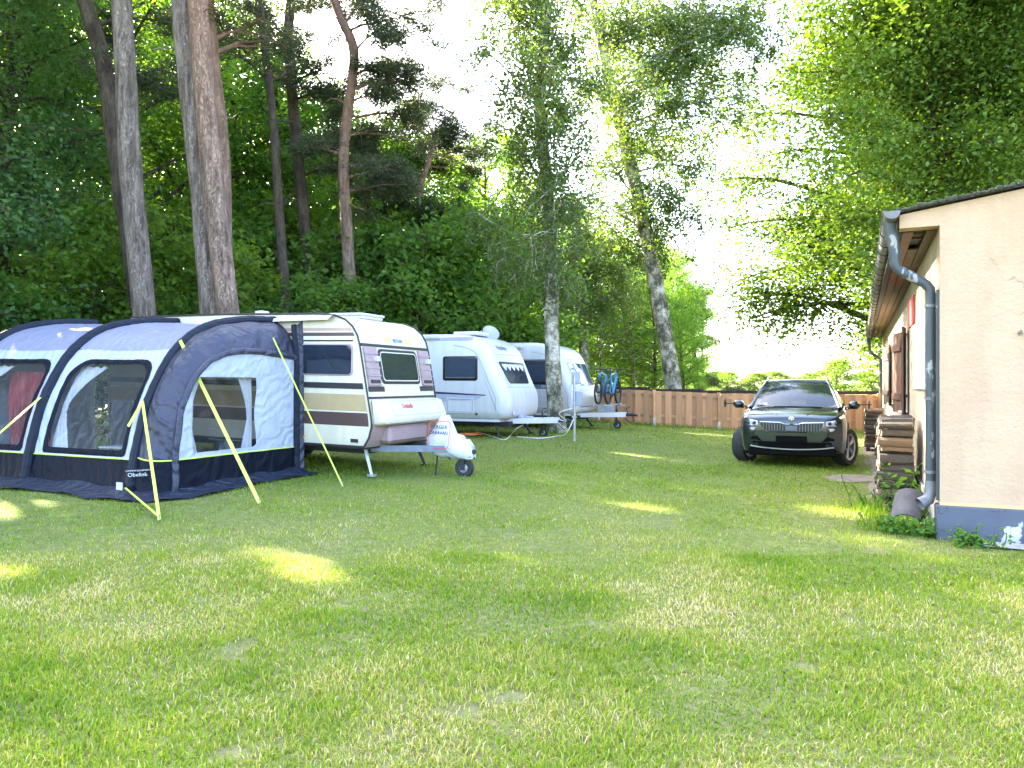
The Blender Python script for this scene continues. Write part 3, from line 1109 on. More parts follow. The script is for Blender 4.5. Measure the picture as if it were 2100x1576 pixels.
# ---------------------------------------------------------------- modern white caravans
def modern_caravan(A, label, kind):
    g = gzf(A[0], A[1])
    root = empty('caravan', (A[0], A[1], g), (0, R(.3), CYAW), label, 'caravan')
    fr = [(-.20, .44), (-.06, .52), (-.01, .68), (0, .85), (-.01, 1.02), (-.05, 1.16), (-.13, 1.30), (-.40, 1.90), (-.50, 2.12), (-.62, 2.28), (-.80, 2.41), (-1.05, 2.50), (-1.4, 2.56)]
    fr = smooth_poly(fr, 1)
    pr = fr + [(-3.5, 2.58), (-5.6, 2.56), (-6.0, 2.42), (-6.15, 2.1), (-6.2, .7), (-6.1, .44)]
    Wd = 2.3
    rnd = .26
    shell(pr, Wd, rnd, 6).build('body', M['white'], root, smooth=40)
    fsd = lambda a, b, off: (a, -off, b)

    def ed(z): return prof_edge(fr, z)

    def ffr(y, z, off):
        dz = .03
        t = Vector((ed(z + dz) - ed(z - dz), 2 * dz)).normalized()
        # shoulders fall back near the sides
        e = 0.0
        for q in (y, Wd - y):
            if q < rnd:
                e = rnd - math.sqrt(max(0, rnd ** 2 - (rnd - q) ** 2))
        x = ed(z) - e * t.y
        return (x + t.y * off, y, z - t.x * off + e * t.x)
    # flat side skin with a seam line along the curved front
    side = [(x - .30, z) for x, z in fr if .50 < z < 2.50]
    sp = inset_poly(pr, rnd + .03)
    mb = MB()
    mb.tube([(x, -.003, z) for x, z in sp[:len(fr)]], .008, 5)
    mb.build('side_seam', M['grey'], root)
    if kind == 0:
        side_window(root, fsd, -1.25, 1.70, .95, .60, .06, fw=.06, curtain=True, glass='winglass3')
        side_window(root, fsd, -2.75, 1.70, .9, .60, .06, fw=.06, curtain=True, glass='winglass3')
        mb = MB(); mb.add([(-5.6, -.003, 1.16), (-.56, -.003, 1.035), (-.56, -.003, 1.06), (-5.6, -.003, 1.30)], [(0, 1, 2, 3)])
        mb.build('side_stripe', M['navy'], root)
        mb = MB(); mb.add([(-5.6, -.002, .88), (-.95, -.002, .88), (-.62, -.002, 1.03), (-5.6, -.002, 1.14)], [(0, 1, 2, 3)])
        mb.build('side_band', M['lilac'], root)
        h = MB().slab(fsd, -1.62, -.88, .60, .98, .012).build('service_hatch', M['white'], root)
        MB().ring(rrect(-1.25, .79, .66, .30, .02), rrect(-1.25, .79, .70, .34, .03), fsd, .0135, .0135).build('hatch_seam', M['grey'], h)
        MB().slab(fsd, -1.55, -.95, .92, .955, .02).build('hatch_lock', M['grey'], h)
        MB().slab(fsd, -1.75, -1.69, .63, .67, .02).build('marker_light', M['orange'], root)
        MB().slab(fsd, -.83, -.77, .56, .61, .008).build('reflector', M['dark'], root)
        MB().box(-5.0, -1.75, -.10, -.002, 2.42, 2.54, .035).build('rolled_awning', M['poly'], root)
        MB().slab(fsd, -1.75, -.9, 2.40, 2.47, .006).build('awning_rail', M['lilac'], root)
        wz, wh = 1.62, .50
        fwn = rrect(1.15, 1.60, 1.62, .54, (.10, .05, .05, .10), 4)
        fwi = rrect(1.15, 1.60, 1.54, .46, (.08, .04, .04, .08), 4)
        # tapering outline: narrower at the bottom
        tp = lambda p: [(1.15 + (a - 1.15) * (1 - .20 * (1.87 - b) / .54), b) for a, b in p]
        mb = MB(); mb.ring(tp(fwi), tp(fwn), ffr, .012, .010, 2).rim(tp(fwn), ffr, 0, .010)
        w = mb.build('front_window', M['blackgloss'], root, smooth=40)
        mb = MB(); mb.disc(tp(fwi), ffr, .010, 6)
        mb.build('pane', M['winglass'], w, smooth=True)
        mb = MB()
        vs = []
        for k in range(41):
            y = .48 + 1.34 * k / 40
            zlow = 1.70 + .05 * math.cos(k * 2 * math.pi / 8)
            vs += [ffr(y, zlow, .0115), ffr(y, 1.815, .0115)]
        mb.add(vs, [(2 * k, 2 * k + 2, 2 * k + 3, 2 * k + 1) for k in range(40)])
        mb.build('lace_curtain', mat('lace_curtain', (.5, .52, .55), .7), w)
        t_ = Vector(ffr(.85, 2.26, 0)) - Vector(ffr(.85, 2.18, 0))
        text_mesh('Hobby', .23, M['slate'], 'lettering', root, frame_M(Vector(ffr(.95, 2.23, .008)), (0, 1, 0), t_), shear=.2)
        for z in (2.06, 1.24):
            mb = MB(); mb.tube([ffr(.27 + 1.76 * k / 20, z, .001) for k in range(21)], .006, 5)
            mb.build('panel_seam', M['grey'], root)
        MB().lathe([(.07, -.0), (.07, .012), (.05, .015), (.0, .015)], (-.02, .47, .62), 'x', 16, close=False).build('socket_cap', M['white'], root)
        MB().ring(rrect(.36, 1.36, .09, .19, .02), rrect(.36, 1.36, .11, .22, .03), ffr, .004, .004).build('badge', M['grey'], root)
        # roof dish and box
        MB().box(-1.85, -1.15, .75, 1.5, 2.56, 2.66, .03).build('roof_hatch', M['white'], root)
        dish = MB()
        vs = []
        for i in range(7):
            for k in range(20):
                a = 2 * math.pi * k / 20; rr = .24 * i / 6
                vs.append((.10 * (i / 6) ** 2, rr * math.cos(a), rr * math.sin(a)))
        fs = [(i * 20 + k, i * 20 + (k + 1) % 20, (i + 1) * 20 + (k + 1) % 20, (i + 1) * 20 + k) for i in range(6) for k in range(20)]
        dish.add(vs, fs)
        dish.build('satellite_dish', M['lilac'], root, smooth=True, loc=(-1.35, 1.95, 2.64), rot=(0, R(-35), R(-40)))
        MB().tube([(-1.55, 1.85, 2.55), (-1.55, 1.85, 2.75)], .03, 8).build('dish_mast', M['grey'], root)
    else:
        MB().slab(fsd, -5.6, -.62, 1.18, 2.05, .003).build('side_band', M['slate'], root)
        side_window(root, fsd, -1.35, 1.66, 1.15, .70, .05, fw=.07, curtain=True, glass='winglass3')
        text_mesh('FENDT', .11, M['white'], 'lettering', root, frame_M(Vector((-.95, -.006, 1.25)), (1, 0, 0), (0, 0, 1)))
        mb = MB()
        for z in (.62, .74, .80, .94): mb.tube([(-5.6, -.001, z), (-.5, -.001, z)], .006, 5)
        mb.build('side_trim', M['grey'], root)
        MB().box(-5.0, -1.7, -.10, -.002, 2.36, 2.48, .035).build('rolled_awning', M['poly'], root)
        for (c, w) in ((.48, .42), (1.15, .62), (1.82, .42)):
            pts = rrect(c, 1.62, w, .66, .05)
            mb = MB(); mb.disc(pts, ffr, .008, 4, 0)
            mb.build('front_window', glass_pane, root, smooth=40)
        for c in (.76, 1.54):
            MB().slab(ffr, c - .02, c + .02, 1.27, 1.97, .012, 1, 6).build('window_post', M['slate'], root)
        mb = MB(); mb.tube([ffr(.27 + 1.76 * k / 20, 2.06, .001) for k in range(21)], .006, 5)
        mb.build('panel_seam', M['grey'], root)
        mb = MB(); mb.tube([ffr(.27 + 1.76 * k / 20, .66, .001) for k in range(21)], .008, 5)
        mb.build('panel_seam', M['dark'], root)
    # skirt, chassis, drawbar
    MB().box(-5.9, -.25, .06, Wd - .06, .40, .46).build('sill', M['white'], root)
    MB().box(-5.4, -.1, .4, Wd - .4, .28, .40).build('chassis', M['dark'], root)
    mb = MB()
    x1 = .92 if kind == 0 else 1.15
    vs = [(-.25, .55, .34), (-.25, 1.75, .34), (x1, 1.24, .36), (x1, 1.06, .36), (-.25, .55, .46), (-.25, 1.75, .46), (x1, 1.24, .50), (x1, 1.06, .50)]
    mb.add(vs, [(0, 3, 2, 1), (4, 5, 6, 7), (0, 1, 5, 4), (1, 2, 6, 5), (2, 3, 7, 6), (3, 0, 4, 7)])
    mb.build('drawbar_cover', M['white'], root)
    mb = MB()
    mb.tube([(x1, 1.15, .42), (x1 + .22, 1.15, .44), (x1 + .34, 1.15, .40)], [.05, .045, .03], 8)
    mb.tube([(x1 + .05, 1.15, .46), (x1 - .0, 1.13, .60), (x1 + .12, 1.12, .66)], .014, 6)
    mb.tube([(x1 + .15, 1.2, .44), (x1 + .2, 1.25, .28), (x1 + .1, 1.25, .18), (x1 - .05, 1.22, .33)], .012, 6)
    mb.build('coupling', M['black'], root)
    jockey(root, .48 if kind == 0 else .85, 1.15, .60, 0, .115)
    leg(root, (-.45, .30, .38), (-.28, .22, .02))
    leg(root, (-.45, 2.0, .38), (-.2, 2.1, .02))
    for y in (.14, Wd - .14):
        wheel_parts(root, (-3.1, y, .31), .31, .19, 'y', .62)
    return root


glass_pane = glass_mat('tinted_front_pane', (.03, .07, .08), .96, .02)
van2 = modern_caravan((-.13, 18.4), 'white caravan with blue curtains and satellite dish, beside the striped old one', 0)
van3 = modern_caravan((1.88, 22.2), 'white caravan with slate window band, bicycles racked on its drawbar', 1)
bpy.context.view_layer.update()

# ---------------------------------------------------------------- bicycles on the third caravan's drawbar
MB().box(.35, .95, .45, .50, .66, .70).box(.35, .95, 1.75, 1.80, .66, .70).box(.42, .47, .2, 2.1, .70, .73).box(.72, .77, .2, 2.1, .70, .73).tube([(.3, 1.15, .5), (.3, 1.15, 1.3)], .02, 6).box(.28, .8, 1.12, 1.18, .5, .68).build('bicycle_rack', M['steel'], van3)
M['bikeblue'] = mat('blue_frame', (.02, .22, .42), .3, var=.05, coat=.4)
M['bikedark'] = mat('dark_bike_parts', (.02, .021, .025), .45, var=.1)


def bicycle(x, flip, label, mt):
    g = van3.matrix_basis
    root = empty('bicycle', g @ Vector((x, 1.15, .73)), (0, 0, CYAW + R(90 if flip else -90)), label, 'bicycle', 'bicycles on the rack')
    wr = .355
    wx = (-.53, .55)
    for s in wx:
        mb = MB()
        mb.lathe([(wr - .045, -.022), (wr - .01, -.028), (wr, 0), (wr - .01, .028), (wr - .045, .022)], (s, 0, wr), 'y', 28)
        w = mb.build('wheel', M['tyre'], root, smooth=40)
        mb = MB()
        mb.lathe([(wr - .06, -.012), (wr - .044, -.014), (wr - .044, .014), (wr - .06, .012)], (s, 0, wr), 'y', 28)
        mb.tube([(s, -.05, wr), (s, .05, wr)], .025, 8)
        for k in range(14):
            a = math.pi * 2 * k / 14
            mb.tube([(s, .02 * (-1) ** k, wr), (s + (wr - .05) * math.cos(a), 0, wr + (wr - .05) * math.sin(a))], .003, 3, False)
        mb.build('rim', M['bikedark'], w)
    bb = (-.08, 0, .30); st_t = (-.28, 0, .86); hd = (.36, 0, .82); hd2 = (.33, 0, .94)
    mb = MB()
    mb.tube([bb, hd], [.045, .04], 8); mb.tube([st_t, hd2], .026, 8); mb.tube([bb, st_t], .03, 8)
    mb.tube([hd, hd2], .034, 8)
    for yy in (-.055, .055):
        mb.tube([bb, (wx[0], yy, wr)], .014, 6); mb.tube([(-.26, yy * .5, .78), (wx[0], yy, wr)], .012, 6)
    mb.build('frame', mt, root, smooth=40)
    mb = MB()
    for yy in (-.06, .06): mb.tube([(.37, yy, .80), (wx[1], yy, wr)], [.022, .016], 8)
    mb.build('fork', M['bikedark'], root)
    MB().tube([(.34, -.33, 1.06), (.36, -.12, 1.05), (.37, 0, 1.04), (.36, .12, 1.05), (.34, .33, 1.06)], .014, 8).tube([hd2, (.37, 0, 1.05)], .018, 8).build('handlebar', M['bikedark'], root)
    MB().tube([st_t, (-.32, 0, .98)], .016, 8).add([(-.46, -.07, 1.0), (-.46, .07, 1.0), (-.16, .02, 1.01), (-.16, -.02, 1.01), (-.46, -.07, .96), (-.46, .07, .96), (-.16, .02, .98), (-.16, -.02, .98)], [(0, 1, 2, 3), (4, 7, 6, 5), (0, 4, 5, 1), (1, 5, 6, 2), (2, 6, 7, 3), (3, 7, 4, 0)]).build('saddle', M['bikedark'], root)
    MB().lathe([(.10, -.01), (.10, .01), (.06, .014), (.02, .05), (.02, -.05), (.06, -.014)], (-.08, 0, .30), 'y', 18).tube([(-.08, -.08, .30), (.08, -.1, .25)], .012, 6).tube([(-.08, .08, .30), (-.24, .1, .35)], .012, 6).build('crankset', M['bikedark'], root)
    return root


bicycle(.445, False, 'blue bicycle on the drawbar rack, the one against the caravan nose', M['bikeblue'])
bicycle(.745, True, 'blue bicycle on the drawbar rack, the outer one above the coupling', M['bikeblue'])

# ================================================================ AWNING TENT
def fabric(name, col, rough=.6, wr=.5, wscale=5, stretch=(1, 1, 1), spec=.4, var=.05):
    m, n, l, b = new_mat(name)
    t = noise_node(n, l, wscale, 3, .5, stretch=stretch)
    t3 = noise_node(n, l, 1.7, 3, .5)
    r = ramp(n, l, t3.outputs[0], [(.3, tuple(c * (1 - var) for c in col)), (.7, tuple(c * (1 + var) for c in col))])
    l.new(r.outputs[0], b.inputs['Base Color'])
    b.inputs['Roughness'].default_value = rough
    b.inputs['Specular IOR Level'].default_value = spec
    w = n.new('ShaderNodeTexWave'); w.inputs['Scale'].default_value = 2.4; w.inputs['Distortion'].default_value = 9
    w.inputs['Detail'].default_value = 2; w.inputs['Detail Scale'].default_value = 1.3
    mp = n.new('ShaderNodeMapping'); mp.inputs['Rotation'].default_value = (.3, .6, .5); mp.inputs['Scale'].default_value = stretch
    tc = n.new('ShaderNodeTexCoord'); l.new(tc.outputs['Object'], mp.inputs[0]); l.new(mp.outputs[0], w.inputs['Vector'])
    ad = n.new('ShaderNodeMath'); ad.operation = 'MULTIPLY_ADD'; ad.inputs[1].default_value = .35
    l.new(w.outputs['Fac'], ad.inputs[0]); l.new(t.outputs[0], ad.inputs[2])
    bump_to(n, l, b, ad.outputs[0], wr, .05)
    return m


M['fab_light'] = fabric('light_grey_blue_fabric', (.37, .41, .495), .65, .6, 5)
M['fab_roof'] = fabric('roof_sky_tint_fabric', (.22, .225, .31), .5, .3, 3)  # pale lavender puts the sky's reflection on dark grey cloth into the colour
M['fab_hood'] = fabric('charcoal_fabric', (.036, .039, .062), .5, 1.0, 5, (1, 1, 1), .4)
M['fab_tube'] = fabric('dark_sleeve', (.011, .015, .026), .6, .4, 8, (1, 1, 1), .2)
M['fab_mud'] = fabric('black_mud_wall', (.006, .0085, .016), .6, .8, 6, (1, 1, .6), .1)
M['fab_skirt'] = fabric('groundsheet_skirt', (.018, .024, .042), .5, 1.0, 7, (1, 1, 1), .4)
M['lime'] = mat('lime_strap', (.62, .76, .10), .55, var=.06)
M['curtain_w'] = fabric('white_curtain', (.74, .75, .78), .8, .5, 8, (8, 8, .5))


def vinyl():
    m, n, l, b = new_mat('clear_vinyl')
    b.inputs['Base Color'].default_value = (.10, .11, .12, 1)
    b.inputs['Roughness'].default_value = .08
    b.inputs['Specular IOR Level'].default_value = .7
    t = noise_node(n, l, 2.6, 3, .5)
    w = n.new('ShaderNodeTexWave'); w.inputs['Scale'].default_value = 1.6; w.inputs['Distortion'].default_value = 14; w.inputs['Detail'].default_value = 3
    tc = n.new('ShaderNodeTexCoord'); l.new(tc.outputs['Object'], w.inputs['Vector'])
    ad = n.new('ShaderNodeMath'); ad.operation = 'MULTIPLY_ADD'; ad.inputs[1].default_value = .3
    l.new(w.outputs['Fac'], ad.inputs[0]); l.new(t.outputs[0], ad.inputs[2])
    bump_to(n, l, b, ad.outputs[0], .5, .08)
    tr = n.new('ShaderNodeBsdfTransparent'); tr.inputs[0].default_value = (.80, .82, .83, 1)
    lw = n.new('ShaderNodeLayerWeight'); lw.inputs[0].default_value = .35
    mr = n.new('ShaderNodeMapRange'); mr.inputs['To Min'].default_value = .035; mr.inputs['To Max'].default_value = .6
    l.new(lw.outputs['Facing'], mr.inputs[0])
    mx = n.new('ShaderNodeMixShader')
    l.new(mr.outputs[0], mx.inputs[0]); l.new(tr.outputs[0], mx.inputs[1]); l.new(b.outputs[0], mx.inputs[2])
    l.new(mx.outputs[0], n['Material Output'].inputs[0])
    return m


M['vinyl'] = vinyl()
T0 = v1(-1.30, 0, 0)
TZ = .07
tent = empty('awning_tent', (T0.x, T0.y, gzf(-4.9, 10.5) + .0), (0, 0, R(-24)), 'grey inflatable awning tent with charcoal arches and clear windows, joined to the striped caravan', 'tent')
tent_inv = None
PROF = [(2.74, 0.0), (2.65, .45), (2.5, 1.05), (2.27, 1.53), (2.03, 1.86), (1.73, 2.12), (1.4, 2.27), (1.0, 2.37), (.5, 2.43), (0, 2.455)]
PROF = smooth_poly(PROF, 2)
_s = [0.0]
for (a, b), (c, d) in zip(PROF, PROF[1:]):
    _s.append(_s[-1] + math.hypot(c - a, d - b))
SL = _s[-1]
_pv = np.array([p[0] for p in PROF]); _pw = np.array([p[1] for p in PROF]); _ps = np.array(_s)


def prof_at(s):
    return float(np.interp(s, _ps, _pv)), float(np.interp(s, _ps, _pw))


def s_of_w(w):
    return float(np.interp(w, _pw, _ps))


ARCH = [.55, 2.65, 4.75]


def TS(u, s, off):
    """tent front and roof: u along the caravan, s up the arch; sags a little between arches"""
    v, w = prof_at(s)
    v2, w2 = prof_at(min(SL, s + .03)); v0, w0 = prof_at(max(0, s - .03))
    t = Vector((v2 - v0, w2 - w0)).normalized()
    nv, nw = t.y, -t.x           # outwards
    for a, b in zip(ARCH, ARCH[1:]):
        if a <= u <= b:
            k = (u - a) / (b - a)
            off -= .045 * math.sin(math.pi * k) * min(1, s / 1.0)
    off += .006 * math.sin(u * 23 + s * 9) * math.sin(s * 17 + u * 5)
    w *= 1 + .0095 * max(0, u - .55)      # the rail of the nose-down caravan climbs towards its tail
    return (-u, -(v + nv * off), w + nw * off)


def outer_rect(inner, cx, cy, w, h):
    """project outline points radially on to a rectangle"""
    out = []
    for a, b in inner:
        dx, dy = a - cx, b - cy
        k = min((w / 2) / abs(dx) if abs(dx) > 1e-9 else 1e9, (h / 2) / abs(dy) if abs(dy) > 1e-9 else 1e9)
        out.append((cx + dx * k, cy + dy * k))
    return out


def densify(pts, m=3):
    out = []
    n = len(pts)
    for i in range(n):
        a, b = pts[i], pts[(i + 1) % n]
        L = math.hypot(b[0] - a[0], b[1] - a[1])
        k = max(1, int(L / .10))
        for j in range(k):
            out.append((a[0] + (b[0] - a[0]) * j / k, a[1] + (b[1] - a[1]) * j / k))
    return out


def curtain_mesh(f, pts_top, pts_bot, off, nfold, amp, n=36):
    mb = MB()
    vs = []
    rows = 8
    for k in range(n + 1):
        t = k / n
        for j in range(rows + 1):
            q = j / rows
            a = pts_top[0] + (pts_top[1] - pts_top[0]) * t
            # waist pulled aside half way down
            b0 = pts_bot(q)
            lo, hi = b0
            x = lo + (hi - lo) * t
            vs.append(f(x, q, off + amp * math.sin(t * nfold * 2 * math.pi)))
    fs = [(k * (rows + 1) + j, (k + 1) * (rows + 1) + j, (k + 1) * (rows + 1) + j + 1, k * (rows + 1) + j + 1) for k in range(n) for j in range(rows)]
    return mb.add(vs, fs)


SM, SR = s_of_w(.44), s_of_w(1.93)
for pi_, (ua, ub) in enumerate(zip(ARCH, ARCH[1:])):
    cu = (ua + ub) / 2
    # roof
    mb = MB(); mb.grid(TS, ua, ub, SR, SL, 24, 22)
    mb.build('roof_panel', M['fab_roof'], tent, smooth=True)
    # light band with the window opening
    w_o, cs, h_o = 1.66, (SM + s_of_w(1.80)) / 2 + .01, s_of_w(1.80) - SM - .03
    fo = densify(rrect(cu, cs, w_o, h_o, (.06, .34, .34, .06), 6))
    fi = [(cu + (a - cu) * (w_o - .17) / w_o, cs + (b - cs) * (h_o - .17) / h_o) for a, b in fo]
    mb = MB()
    mb.ring(fo, outer_rect(fo, cu, (SM + SR) / 2, ub - ua, SR - SM), TS, 0, 0, 5)
    mb.build('front_panel', M['fab_light'], tent, smooth=True)
    mb = MB(); mb.ring(fi, fo, TS, .004, .006, 3, .022)
    wf = mb.build('window_surround', M['fab_mud'], tent, smooth=True)
    mb = MB(); mb.disc(fi, TS, -.004, 7)
    mb.build('window_pane', M['vinyl'], wf, smooth=True)
    # mud wall, piping
    mb = MB(); mb.grid(TS, ua, ub, 0, SM, 20, 5)
    mb.build('mud_wall', M['fab_mud'], tent, smooth=True)
    mb = MB(); mb.tube([TS(ua + (ub - ua) * k / 16, SM, .008) for k in range(17)], .009, 5)
    mb.build('piping', M['lime'], tent)
    # curtains, tied back at both sides
    for side in (-1, 1):
        mb = MB(); n, rows = 22, 14
        vs = []
        for k in range(n + 1):
            for j in range(rows + 1):
                q = j / rows
                wd = (.50 - .40 * math.sin(min(1, q / .55) * math.pi / 2)) if q < .55 else (.10 + .26 * (q - .55) / .45)
                if side < 0: wd *= .45
                edge = cu + (w_o / 2 - .04) * (1 if side > 0 else -1)
                x = edge - side * wd * k / n
                s = s_of_w(1.74) - (s_of_w(1.74) - SM - .05) * q
                vs.append(TS(x, s, -.10 - .025 * math.sin(k / n * 6 * math.pi)))
        mb.add(vs, [(k * (rows + 1) + j, (k + 1) * (rows + 1) + j, (k + 1) * (rows + 1) + j + 1, k * (rows + 1) + j + 1) for k in range(n) for j in range(rows)])
        mb.build('curtain', M['curtain_w'], tent, smooth=True)
# arches
for u in ARCH:
    mb = MB()
    mb.tube([TS(u, SL * k / 40, .012) for k in range(41)], .075, 10, sx=1.0)
    mb.build('inflatable_arch', M['fab_tube'], tent, smooth=True)
    mb = MB()
    for sd in (-.16, .16):
        pass
    mb.box(-u - .10, -u + .10, -2.80, -2.70, .0, .12, .02)
    mb.build('arch_foot', M['fab_mud'], tent)
# ---- right end: hood between the last arch and the end wall
BC = smooth_poly([(2.50, 0), (2.48, .44), (2.42, 1.0), (2.26, 1.42), (1.98, 1.72), (1.6, 1.88), (1.15, 1.93), (.6, 1.90), (.13, 1.86)], 2)
bl = [0.0]
for (a, b), (c, d) in zip(BC, BC[1:]): bl.append(bl[-1] + math.hypot(c - a, d - b))
bl = np.array(bl) / bl[-1]
bcv = np.array([p[0] for p in BC]); bcw = np.array([p[1] for p in BC])


def hood(t, q, off):
    """t 0..1 from foot to caravan, q 0..1 from arch to end-wall frame"""
    v, w = prof_at(t * SL)
    b = Vector((0.03, float(np.interp(t, bl, bcv)), float(np.interp(t, bl, bcw))))
    a = Vector((ARCH[0], v, w))
    p = a.lerp(b, q)
    bul = math.sin(math.pi * q) * .13
    cen = Vector((.9, .6, .7))
    d = (p - cen); d.normalize()
    pl = .018 * math.sin(t * 46 + q * 5) * math.sin(math.pi * q) * (1 if t > .45 else .35)
    p = p + d * (bul + off + pl)
    return (-p.x, -p.y, p.z)


tm = 0.0
for k in range(400):
    if hood(k / 400, .5, 0)[2] >= .44:
        tm = k / 400; break
mb = MB(); mb.grid(hood, tm, 1, 0, 1, 70, 12)
mb.build('end_hood', M['fab_hood'], tent, smooth=True)
mb = MB(); mb.grid(hood, 0, tm, 0, 1, 5, 8)
mb.build('mud_wall', M['fab_mud'], tent, smooth=True)
mb = MB(); mb.tube([hood(tm, k / 8, .008) for k in range(9)], .009, 5)
mb.build('piping', M['lime'], tent)


def EW(v, w, off):
    """end wall plane"""
    r = .012 * math.sin(v * 14 - w * 9) + .008 * math.sin(v * 31 + w * 6)
    return (-.035 + off + r * (0 if v < .2 else 1) - .05 * math.sin(math.pi * min(1, v / 2.3)) * math.sin(math.pi * min(1, w / 1.9)) * .6, -v, w)


# light side panel outline (from above the mud wall), with its window
op = [(2.478, .44), (.13, .44)] + [(v, w) for v, w in BC[::-1] if w > .5]
op = densify(op)
cx_, cy_ = 1.58, 1.02
wi_ = (1.22, 1.04)
inner = []
for a, b in op:
    dx, dy = a - cx_, b - cy_
    k = min((wi_[0] / 2) / abs(dx) if abs(dx) > 1e-9 else 1e9, (wi_[1] / 2) / abs(dy) if abs(dy) > 1e-9 else 1e9)
    inner.append((cx_ + dx * k, cy_ + dy * k))
mb = MB(); mb.ring(inner, op, EW, 0, 0, 6)
mb.build('end_panel', M['fab_light'], tent, smooth=True)
mb = MB(); mb.disc(inner, EW, -.004, 7)
mb.build('window_pane', M['vinyl'], tent, smooth=True)
mb = MB(); mb.ring([(cx_ + (a - cx_) * .985, cy_ + (b - cy_) * .985) for a, b in inner], inner, EW, .002, .004, 1, .004)
mb.build('window_seam', M['fab_light'], tent)
mb = MB(); mb.tube([EW(v, w, .012) for v, w in BC], .045, 8)
mb.build('end_wall_sleeve', M['fab_hood'], tent, smooth=True)
mb = MB(); mb.grid(EW, .13, 2.495, 0, .44, 18, 4)
mb.build('mud_wall', M['fab_mud'], tent, smooth=True)
mb = MB(); mb.tube([EW(.02 + 2.45 * k / 16, .44, .008) for k in range(17)], .009, 5)
mb.build('piping', M['lime'], tent)
for side in (-1, 1):
    mb = MB(); n, rows = 18, 12; vs = []
    for k in range(n + 1):
        for j in range(rows + 1):
            q = j / rows
            wd = .30 - .20 * math.sin(min(1, q / .6) * math.pi / 2) if q < .6 else .10 + .12 * (q - .6) / .4
            x = cx_ + side * (wi_[0] / 2 + .02) - side * wd * k / n
            vs.append((-.16 + .018 * math.sin(k / n * 5 * math.pi), -x, cy_ + .54 - 1.08 * q))
    mb.add(vs, [(k * (rows + 1) + j, (k + 1) * (rows + 1) + j, (k + 1) * (rows + 1) + j + 1, k * (rows + 1) + j + 1) for k in range(n) for j in range(rows)])
    mb.build('curtain', M['curtain_w'], tent, smooth=True)
# dark seal against the caravan
mb = MB()
mb.add([(-.03, -.14, 0), (.05, .0, 0), (-.03, -.14, 1.9), (.05, .0, 1.9), (-.10, -.10, 2.3), (.02, .0, 2.46), (.03, -.07, 0), (.03, -.07, 1.9), (-.02, -.05, 2.4)], [(0, 6, 7, 2), (6, 1, 3, 7), (2, 7, 8, 4), (7, 3, 5, 8)])
mb.build('caravan_seal', M['fab_hood'], tent, smooth=True)
mb = MB(); mb.tube([(-.01, -.11, 0), (-.01, -.11, 1.0), (-.02, -.10, 1.9), (-.1, -.06, 2.38)], .05, 8)
mb.build('upright_pole_sleeve', M['fab_tube'], tent, smooth=True)
# left end wall
mb = MB()
ptsl = [(-ARCH[2] - .02, -v, w) for v, w in PROF]
mb.add(ptsl + [(-ARCH[2] - .02, 0, 0)], [tuple(range(len(ptsl) + 1))])
mb.build('end_panel', M['fab_light'], tent)
# white strip along the caravan rail
mb = MB(); mb.add([(.65, -.10, 2.50), (.65, .03, 2.53), (-5, -.08, 2.47), (-5, .03, 2.50), (.62, -.14, 2.44), (-5, -.12, 2.45)], [(0, 1, 3, 2), (0, 2, 5, 4)])
mb.build('rail_flap', M['poly'], tent)
# skirt lying on the grass
mb = MB()
path = [(-4.9, -2.74), (-ARCH[2], -2.74), (-3.7, -2.74), (-ARCH[1], -2.74), (-1.6, -2.74), (-ARCH[0], -2.74), (-.22, -2.62), (-.05, -2.45), (-.03, -1.6), (-.03, -.8), (.02, -.05)]
outp = [(-4.9, -3.25), (-ARCH[2], -3.3), (-3.7, -3.18), (-ARCH[1], -3.28), (-1.6, -3.1), (-ARCH[0] - .2, -3.22), (.10, -3.05), (.32, -2.5), (.34, -1.6), (.30, -.8), (.38, .05)]


def resamp(p, n):
    a = np.array(p); d = np.r_[0, np.cumsum(np.hypot(*np.diff(a, axis=0).T))]; d /= d[-1]
    t = np.linspace(0, 1, n)
    return np.c_[np.interp(t, d, a[:, 0]), np.interp(t, d, a[:, 1])]


pa, pb = np.array(path), np.array(outp)
pa = np.array([pa[int(i)] + (pa[min(int(i) + 1, len(pa) - 1)] - pa[int(i)]) * (i % 1) for i in np.linspace(0, len(pa) - 1, 61)])
pb = np.array([pb[int(i)] + (pb[min(int(i) + 1, len(pb) - 1)] - pb[int(i)]) * (i % 1) for i in np.linspace(0, len(pb) - 1, 61)])
tM = tent.matrix_basis.copy(); tMi = tM.inverted()
vs = []
rg = random.Random(4)
for i in range(61):
    for j in range(6):
        q = j / 5
        x, y = pa[i] + (pb[i] - pa[i]) * q
        wv = tM @ Vector((x, y, 0))
        z = gzf(wv.x, wv.y) - tM.translation.z + .028 + (.06 * (1 - q) ** 3 if q < .5 else 0) + .018 * math.sin(i * 1.1 + j * .7) * (1 - .3 * q) + rg.uniform(0, .012)
        vs.append((x + rg.uniform(-.012, .012), y + rg.uniform(-.012, .012), z))
mb.add(vs, [(i * 6 + j, (i + 1) * 6 + j, (i + 1) * 6 + j + 1, i * 6 + j + 1) for i in range(60) for j in range(5)])
mb.build('ground_skirt', M['fab_skirt'], tent, smooth=True)
# sewn label
Mx = frame_M(Vector(hood(tm * .55, .55, .02)), (.77, .62, .05), (0, 0, 1))
text_mesh('Obelink', .07, M['white'], 'lettering', tent, frame_M(Vector((-.34, -2.80, .27)), (.88, .47, .05), (0, 0, 1)), sx=1.1)
text_mesh('CAMPING EQUIPMENT', .026, M['white'], 'lettering', tent, frame_M(Vector((-.33, -2.805, .325)), (.88, .47, .05), (0, 0, 1)), sx=1.15)
MB().box(-.68, -.58, -2.84, -2.82, .06, .16).build('care_tag', M['white'], tent)


